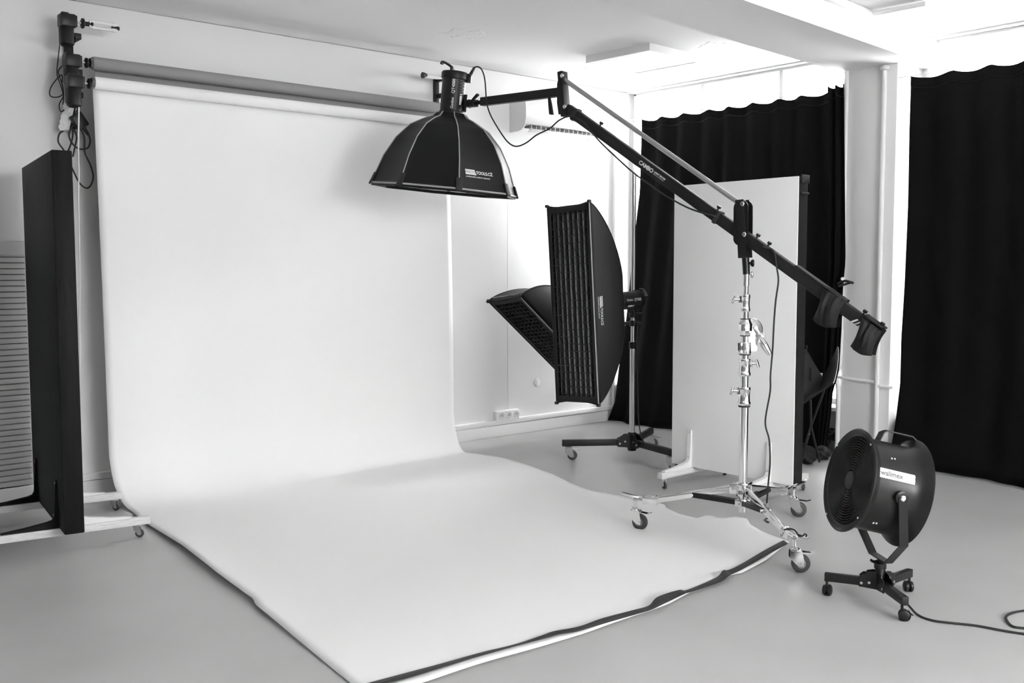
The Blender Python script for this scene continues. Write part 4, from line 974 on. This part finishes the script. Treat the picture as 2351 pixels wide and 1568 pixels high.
# ================================================================ BUTTERFLY CHAIR
def ch(x, y, d): return at(x, y, d)
chp = ch(1865, 1062, 7.45)
bc = thing('butterfly_chair', 'black leather butterfly chair half hidden behind the white foam board', 'chair', (chp.x, chp.y, 0))
G = [[(1800, 835, 7.15), (1850, 803, 7.45), (1890, 872, 7.40), (1923, 797, 7.12)], [(1803, 870, 7.15), (1850, 845, 7.40), (1888, 885, 7.32), (1926, 830, 7.10)],
     [(1800, 905, 7.1), (1848, 885, 7.28), (1885, 893, 7.22), (1917, 872, 7.02)], [(1795, 955, 6.95), (1842, 926, 7.05), (1878, 904, 7.0), (1912, 880, 6.92)]]
def bern(t): return ((1 - t) ** 3, 3 * t * (1 - t) ** 2, 3 * t * t * (1 - t), t ** 3)
GP = [[ch(*p) for p in rw] for rw in G]
def bez(u, v):
    rows_ = []
    for rw in GP:
        if u < 1 / 3: a, b_, t = rw[0], rw[1], u * 3
        elif u < 2 / 3: a, b_, t = rw[1], rw[2], u * 3 - 1
        else: a, b_, t = rw[2], rw[3], u * 3 - 2
        t = t * t * (3 - 2 * t); rows_.append(a.lerp(b_, t))
    B_ = bern(v); return sum((rows_[i] * B_[i] for i in range(4)), Vector())
MB().grid(24, 14, bez).build('sling', M['leather'], bc, sharp=0, solid=.005).data.polygons.foreach_set('use_smooth', [True] * (24 * 14))
MB().tube([bez(i / 24, 0) for i in range(25)], .006, n=6, smooth=False).build('seam', M['cord'], bc)
MB().tube([bez(1, i / 14) for i in range(15)], .006, n=6, smooth=False).build('seam', M['cord'], bc)
def gz(x, y): return onZ(x, y, .012)
for pts in ([ch(1861, 845, 7.3), ch(1861, 920, 7.25), ch(1862, 978, 7.2), gz(1838, 1068)], [ch(1894, 890, 7.15), ch(1878, 935, 7.2), ch(1862, 978, 7.22), gz(1836, 1058)], [ch(1862, 978, 7.2), ch(1872, 1020, 7.22), gz(1881, 1060)], [ch(1836, 1010, 7.3), gz(1872, 1056)], [ch(1912, 880, 6.95), ch(1875, 905, 7.05), ch(1845, 925, 7.1), ch(1815, 945, 7.1)]):
    MB().tube(pts, .008, n=8, smooth=False).build('frame_rod', M['black'], bc)
MB().tube([ch(1843, 808, 7.4), ch(1847, 797, 7.4), ch(1853, 794, 7.4), ch(1852, 801, 7.4), ch(1845, 808, 7.4)], .003, n=6).build('loop', M['black'], bc)
# soft black bag at its foot, and the heap by the pillar
def crumple(name, c, R_, sz, seed, m, label, cat):
    rnd = random.Random(seed); ph = [(rnd.uniform(2, 9), rnd.uniform(2, 9), rnd.uniform(0, 6)) for _ in range(7)]
    g = MB()
    def f(u, v):
        a, b_ = 2 * PI * u, PI * v; k = 1 + sum(.07 * math.sin(p[0] * math.cos(a) * math.sin(b_) * 2 + p[1] * math.cos(b_) + p[2]) for p in ph)
        return (c[0] + R_ * sz[0] * k * math.sin(b_) * math.cos(a), c[1] + R_ * sz[1] * k * math.sin(b_) * math.sin(a), max(.004, R_ * sz[2] * (1 + k * math.cos(b_)) * .95))
    g.grid(28, 16, f, wrap=True); return tag(g.build(name, M[m], sharp=85), label, cat)
p = onZ(1844, 1066); crumple('sandbag', (p.x + .02, p.y - .02), .08, (1.0, .75, .9), 3, 'bag', 'small black cloth bag on the floor behind the lower corner of the white foam board', 'bag')
p = onZ(1888, 1056); crumple('weight', (p.x, p.y), .055, (1, 1, 1.0), 8, 'rubber', 'round black weight on the floor at the foot of the butterfly chair', 'weight')
p = onZ(1905, 1040); cpts = []
rnd = random.Random(12)
for i in range(44): a = i * .9; rr = .05 + .05 * rnd.random(); cpts.append((p.x + .02 + rr * math.cos(a) * .9, p.y + .06 + rr * math.sin(a) * 1.4, .02 + .16 * rnd.random() * (1 - i / 80) + .002 * i))
tag(MB().tube(cpts, .008, n=6, k=4).build('cable_heap', M['cord']), 'tangled heap of black cables on the floor at the foot of the pillar', 'cables')

# ================================================================ WIND MACHINE
FC = Vector((3.98, 2.163, 0)); fan = thing('wind_machine', 'black drum wind machine on a low wheeled stand at lower right', 'wind machine', FC)
c1, c2 = at(1947, 1101, 4.215), at(2077, 1131, 4.242); av = (c2 - c1).normalized(); Lf_ = (c2 - c1).length
fm_ = frame(av, VC, c1); Rd, Rb = .222, .192
MB(fm_).lathe([(Rd - .018, .006), (Rd - .006, -.002), (Rd, .004), (Rd - .002, .012), (Rb + .012, .016), (Rb + .002, .028), (Rb, .04), (Rb, Lf_ - .08), (Rb + .003, Lf_ - .05), (Rb + .015, Lf_ - .025), (Rd + .006, Lf_ - .006), (Rd + .008, Lf_), (Rd - .004, Lf_ + .004), (Rb, Lf_ - .02), (Rb - .006, Lf_ - .06), (Rb - .006, .06), (Rd - .018, .006)], Matrix(), 72).build('drum', M['metalblk'], fan, sharp=50)
g = MB(fm_)
rings = [.050 + i * .0108 for i in range(15)]
for r_ in rings: g.lathe([(r_ - .003, .010), (r_, .006), (r_ + .003, .010), (r_, .013), (r_ - .003, .010)], Matrix(), 56)
for a in range(6): g.bar((.03 * math.cos(a * PI / 3), .03 * math.sin(a * PI / 3), .013), ((Rd - .015) * math.cos(a * PI / 3), (Rd - .015) * math.sin(a * PI / 3), .013), .004, .004)
g.lathe([(.205 - .018, .012), (.205, .006), (.214, .012), (.187, .012)], Matrix(), 56)
gr = g.build('front_grille', M['metalblk'], fan)
MB(fm_).lathe([(0, .002), (.034, .003), (.040, .008), (.040, .018), (0, .018)], Matrix(), 32).build('hub_cap', M['rubber'], gr)
for a in (.6, 2.2, 3.7, 5.3): MB(fm_).lathe([(0, 0), (.005, 0), (.004, -.004), (0, -.004)], T((Rd - .010) * math.cos(a), (Rd - .010) * math.sin(a), .0), 10).build('screw', M['steel'], gr)
bl_ = MB(fm_)
for k in range(5):
    def bf(u, v, a=k * 2 * PI / 5): r_ = .04 + .135 * u; t = (v - .5) * .9; return (r_ * math.cos(a + t), r_ * math.sin(a + t), .12 + .05 * (v - .5) * 2)
    bl_.grid(6, 6, bf)
bl_.build('fan_blades', M['plastic'], fan, sharp=0, solid=.003)
MB(fm_).lathe([(0, .08), (.05, .08), (.055, .10), (.055, .26), (.04, .28), (0, .28)], Matrix(), 28).build('motor', M['plastic'], fan)
g = MB(fm_)
for r_ in [.05 + i * .02 for i in range(8)]: g.lathe([(r_ - .002, Lf_ - .012), (r_, Lf_ - .014), (r_ + .002, Lf_ - .012), (r_, Lf_ - .010), (r_ - .002, Lf_ - .012)], Matrix(), 48)
for a in range(8): g.bar((0, 0, Lf_ - .012), (Rb * math.cos(a * PI / 4), Rb * math.sin(a * PI / 4), Lf_ - .012), .004, .004)
g.build('rear_grille', M['metalblk'], fan)
# drum coordinates: z along the axis, angle measured from straight up toward the camera's right-hand side
Xa, Ya = fm_.to_3x3().col[0], fm_.to_3x3().col[1]
sgn = 1 if Ya.dot(-FWD) > 0 else -1           # angle direction that comes round to the camera
def drum(zz, ang, off=0.0): return c1 + av * zz + (Xa * math.cos(ang) + Ya * sgn * math.sin(ang)) * (Rb + off)
def drum_at(px, py):                          # axial position and angle seen at a pixel
    d = ray(px, py); o = EYE - c1; do, dd = d - av * d.dot(av), o - av * o.dot(av)
    A_, B_, C_ = do.dot(do), 2 * do.dot(dd), dd.dot(dd) - Rb * Rb; t = (-B_ - math.sqrt(max(0, B_ * B_ - 4 * A_ * C_))) / (2 * A_)
    p = o + d * t; q = p - av * p.dot(av); return p.dot(av), math.atan2(q.dot(Ya) * sgn, q.dot(Xa))
z0_, a0_ = drum_at(2018, 1084); z1_, a1_ = drum_at(2104, 1102)
z0_ = max(z0_, .034); LW = z1_ - z0_; LH = .040
def lab(x, y, off): return drum(z0_ + x, (a0_ + a1_) / 2 - y / Rb, off)
g = MB(); m = 10
g.grid(8, 6, lambda u, v: lab(u * LW, (v - .5) * LH, .0012)); lbl = g.build('name_plate', M['label'], fan, sharp=0)
MB().text('walimex', lambda x, y: lab(.006 + x, y, .0022), .030, .0006, spacing=.98).build('lettering', M['dkprint'], lbl, sharp=0)
MB().text('pro', lambda x, y: lab(.008 + LW * .66 + x, y - .008, .0022), .022, 0).build('lettering', M['ltprint'], lbl, sharp=0)
for x, y in ((2047, 1053), (2054, 1054), (2005, 1202), (2012, 1203), (1988, 1199)):
    zz, aa = drum_at(x, y) if y < 1190 else drum_at(x, y - 2); p = drum(zz, aa); nn = (p - c1); nn = (nn - av * nn.dot(av)).normalized()
    if x > 1990: MB().ball(p, .0055, n=10).build('rivet', M['chrome'], fan)
# carrying handle
g = MB(); hz0, hz1 = .115, .235
dirs = [( .095, -.12, .0), (.105, -.12, .036), (.125, -.12, .048), (.235, -.12, .048), (.255, -.12, .036), (.265, -.12, .0)]
hpts = [drum(z_, a_, o_) for z_, a_, o_ in dirs]
for a, b_ in zip(hpts, hpts[1:]): g.bar(a, b_, .040, .005, up=(Xa + Ya * sgn * -.1))
g.build('carry_handle', M['plastic'], fan)
# yoke, spindle, legs
mid = c1 + av * (Lf_ * .53); hs = Vector((av.y, -av.x, 0)).normalized(); hs = hs if hs.dot(FWD) < 0 else -hs      # horizontal, toward the camera
zy = zat(2022, 1283, FC); base = FC + VC * zy
dn = (base - mid)
def yp(s, x, k): return mid + hs * s * x + dn * k
for s in (-1, 1): pass
g = MB(); yk = [yp(1, .218, -.02), yp(1, .218, .62), yp(1, .075, .985), yp(-1, .075, .985), yp(-1, .218, .62), yp(-1, .218, -.02)]
ax_h = av - VC * av.z
for a, b_ in zip(yk, yk[1:]):
    up_ = (b_ - a).cross(ax_h.normalized()); g.bar(a, b_ + (b_ - a).normalized() * .002, .036, .006, up=up_)
g.build('yoke', M['metalblk'], fan)
for s in (-1, 1):
    p = yp(s, .205, 0); q = frame(hs * s, None, p); MB().lathe([(0, -.015), (.026, -.015), (.026, .008), (.020, .010), (.020, .012), (0, .012)], q, 24).build('pivot_boss', M['metalblk'], fan)
    MB().lathe([(0, .012), (.013, .012), (.012, .020), (.007, .024), (0, .024)], q, 18).build('pivot_bolt', M['chrome'], fan)
g = MB(); g.cyl(FC + VC * .10, base - VC * .004, .013, n=18); g.cyl(base - VC * .04, base - VC * .02, .022, n=18); g.cyl(FC + VC * .15, FC + VC * .172, .026, n=20)
g.build('spindle', M['metalblk'], fan)
MB().tube([base - VC * .01 - RIGHT * .012, base - VC * .012 - RIGHT * .03, base - VC * .004 - RIGHT * .042], .006).build('spindle_knob', M['plastic'], fan)
FLG = [((1899, 1366), .3), ((2075, 1424), -1.0), ((2085, 1357), .9)]
hb = MB(); hb.lathe([(0, 0), (.022, 0), (.022, .08), (.02, .084), (0, .084)], T(FC.x, FC.y, .078), 20)
for cp, ta in FLG:
    c = Vector(fl(*cp) + (0,)); d = (c - FC).normalized(); sd = Vector((-d.y, d.x, 0))
    for s in (-1, 1):
        fx_ = Matrix((d, VC, sd)).transposed().to_4x4(); fx_.translation = FC + sd * (s * .019 - .0015) + VC * .085
        hb.prism([(.008, -.028), (.085, -.022), (.085, .022), (.07, .036), (.058, .036), (.055, .044), (.03, .050), (.008, .050)], fx_, .003)
hb.build('hub', M['metalblk'], fan)
for cp, ta in FLG:
    c = Vector(fl(*cp) + (0,)); d = (c - FC); L = d.length; d.normalize(); sd = Vector((-d.y, d.x, 0))
    lg = MB().bar(FC + d * .03 + VC * .083, FC + d * (L + .012) + VC * .083, .028, .036, bevel=.002).build('leg', M['metalblk'], fan)
    for s, z in ((.042, .085), (.074, .080)): MB().cyl(FC + d * s - sd * .024 + VC * z, FC + d * s + sd * .024 + VC * z, .006, n=12).build('bolt', M['chrome'], lg)
    # twin-wheel furniture caster
    m_ = T(c.x, c.y, 0) @ RZ(ta); q = MB(m_)
    q.lathe([(0, .046), (.006, .046), (.006, .068), (0, .068)], T(-.008, 0, 0), 12)
    q.lathe([(.0245, -.010), (.0265, -.012), (.0265, .012), (.0245, .010)], frame((0, 1, 0), (1, 0, 0), (0, 0, .0235)), 22, -.9, 2.4)
    q.box((0, 0, .03), (.03, .006, .03), None, .003)
    q.bar((.018, 0, .036), (.034, 0, .024), .012, .003)
    ck = q.build('caster', M['plastic'], fan)
    for s in (-1, 1): MB(m_).lathe([(0, -.008), (.018, -.008), (.0225, -.005), (.0225, .005), (.018, .008), (0, .008)], frame((0, 1, 0), (1, 0, 0), (0, s * .011, .0225)), 24).build('wheel', M['plastic'], ck)
cable('fan_cord', [FC + VC * .07 + Vector((.02, -.03, 0)), onZ(2060, 1360, .05), onZ(2088, 1392, .03), onZ(2108, 1412, .006), onZ(2140, 1424, .006), onZ(2185, 1430, .006), onZ(2240, 1436, .006), onZ(2300, 1447, .006), onZ(2351, 1455, .006), onZ(2420, 1463, .006), onZ(2560, 1480, .006), onZ(2760, 1476, .006), onZ(3000, 1440, .006)], .0048, 'cord', 'black mains cord trailing over the floor from the wind machine')
cable('extension_cord', [onZ(2900, 1330, .006), onZ(2650, 1362, .006), onZ(2420, 1395, .006), onZ(2351, 1402, .006), onZ(2322, 1408, .006), onZ(2310, 1416, .006), onZ(2314, 1428, .006), onZ(2326, 1438, .006), onZ(2351, 1442, .006), onZ(2420, 1448, .006), onZ(2600, 1452, .006), onZ(2900, 1410, .006)], .0048, 'cord', 'bend of black cord lying on the floor at the right edge')

# ================================================================ GROUPS OF LIKE THINGS
GROUPS = {'counterweight_bag': 'counterweight bags on the boom', 'strip_softbox': 'strip softboxes on the wheeled stand', 'studio_flash': 'studio flash heads', 'blackout_curtain': 'black curtains at the windows',
          'curtain_wire': 'curtain wires', 'mains_cable': 'black mains cables below the roller mount', 'heating_pipe': 'upright pipes on the pillar'}
for o in list(SC.objects):
    k = o.name.split('.')[0]
    if o.parent is None and k in GROUPS: o['group'] = GROUPS[k]
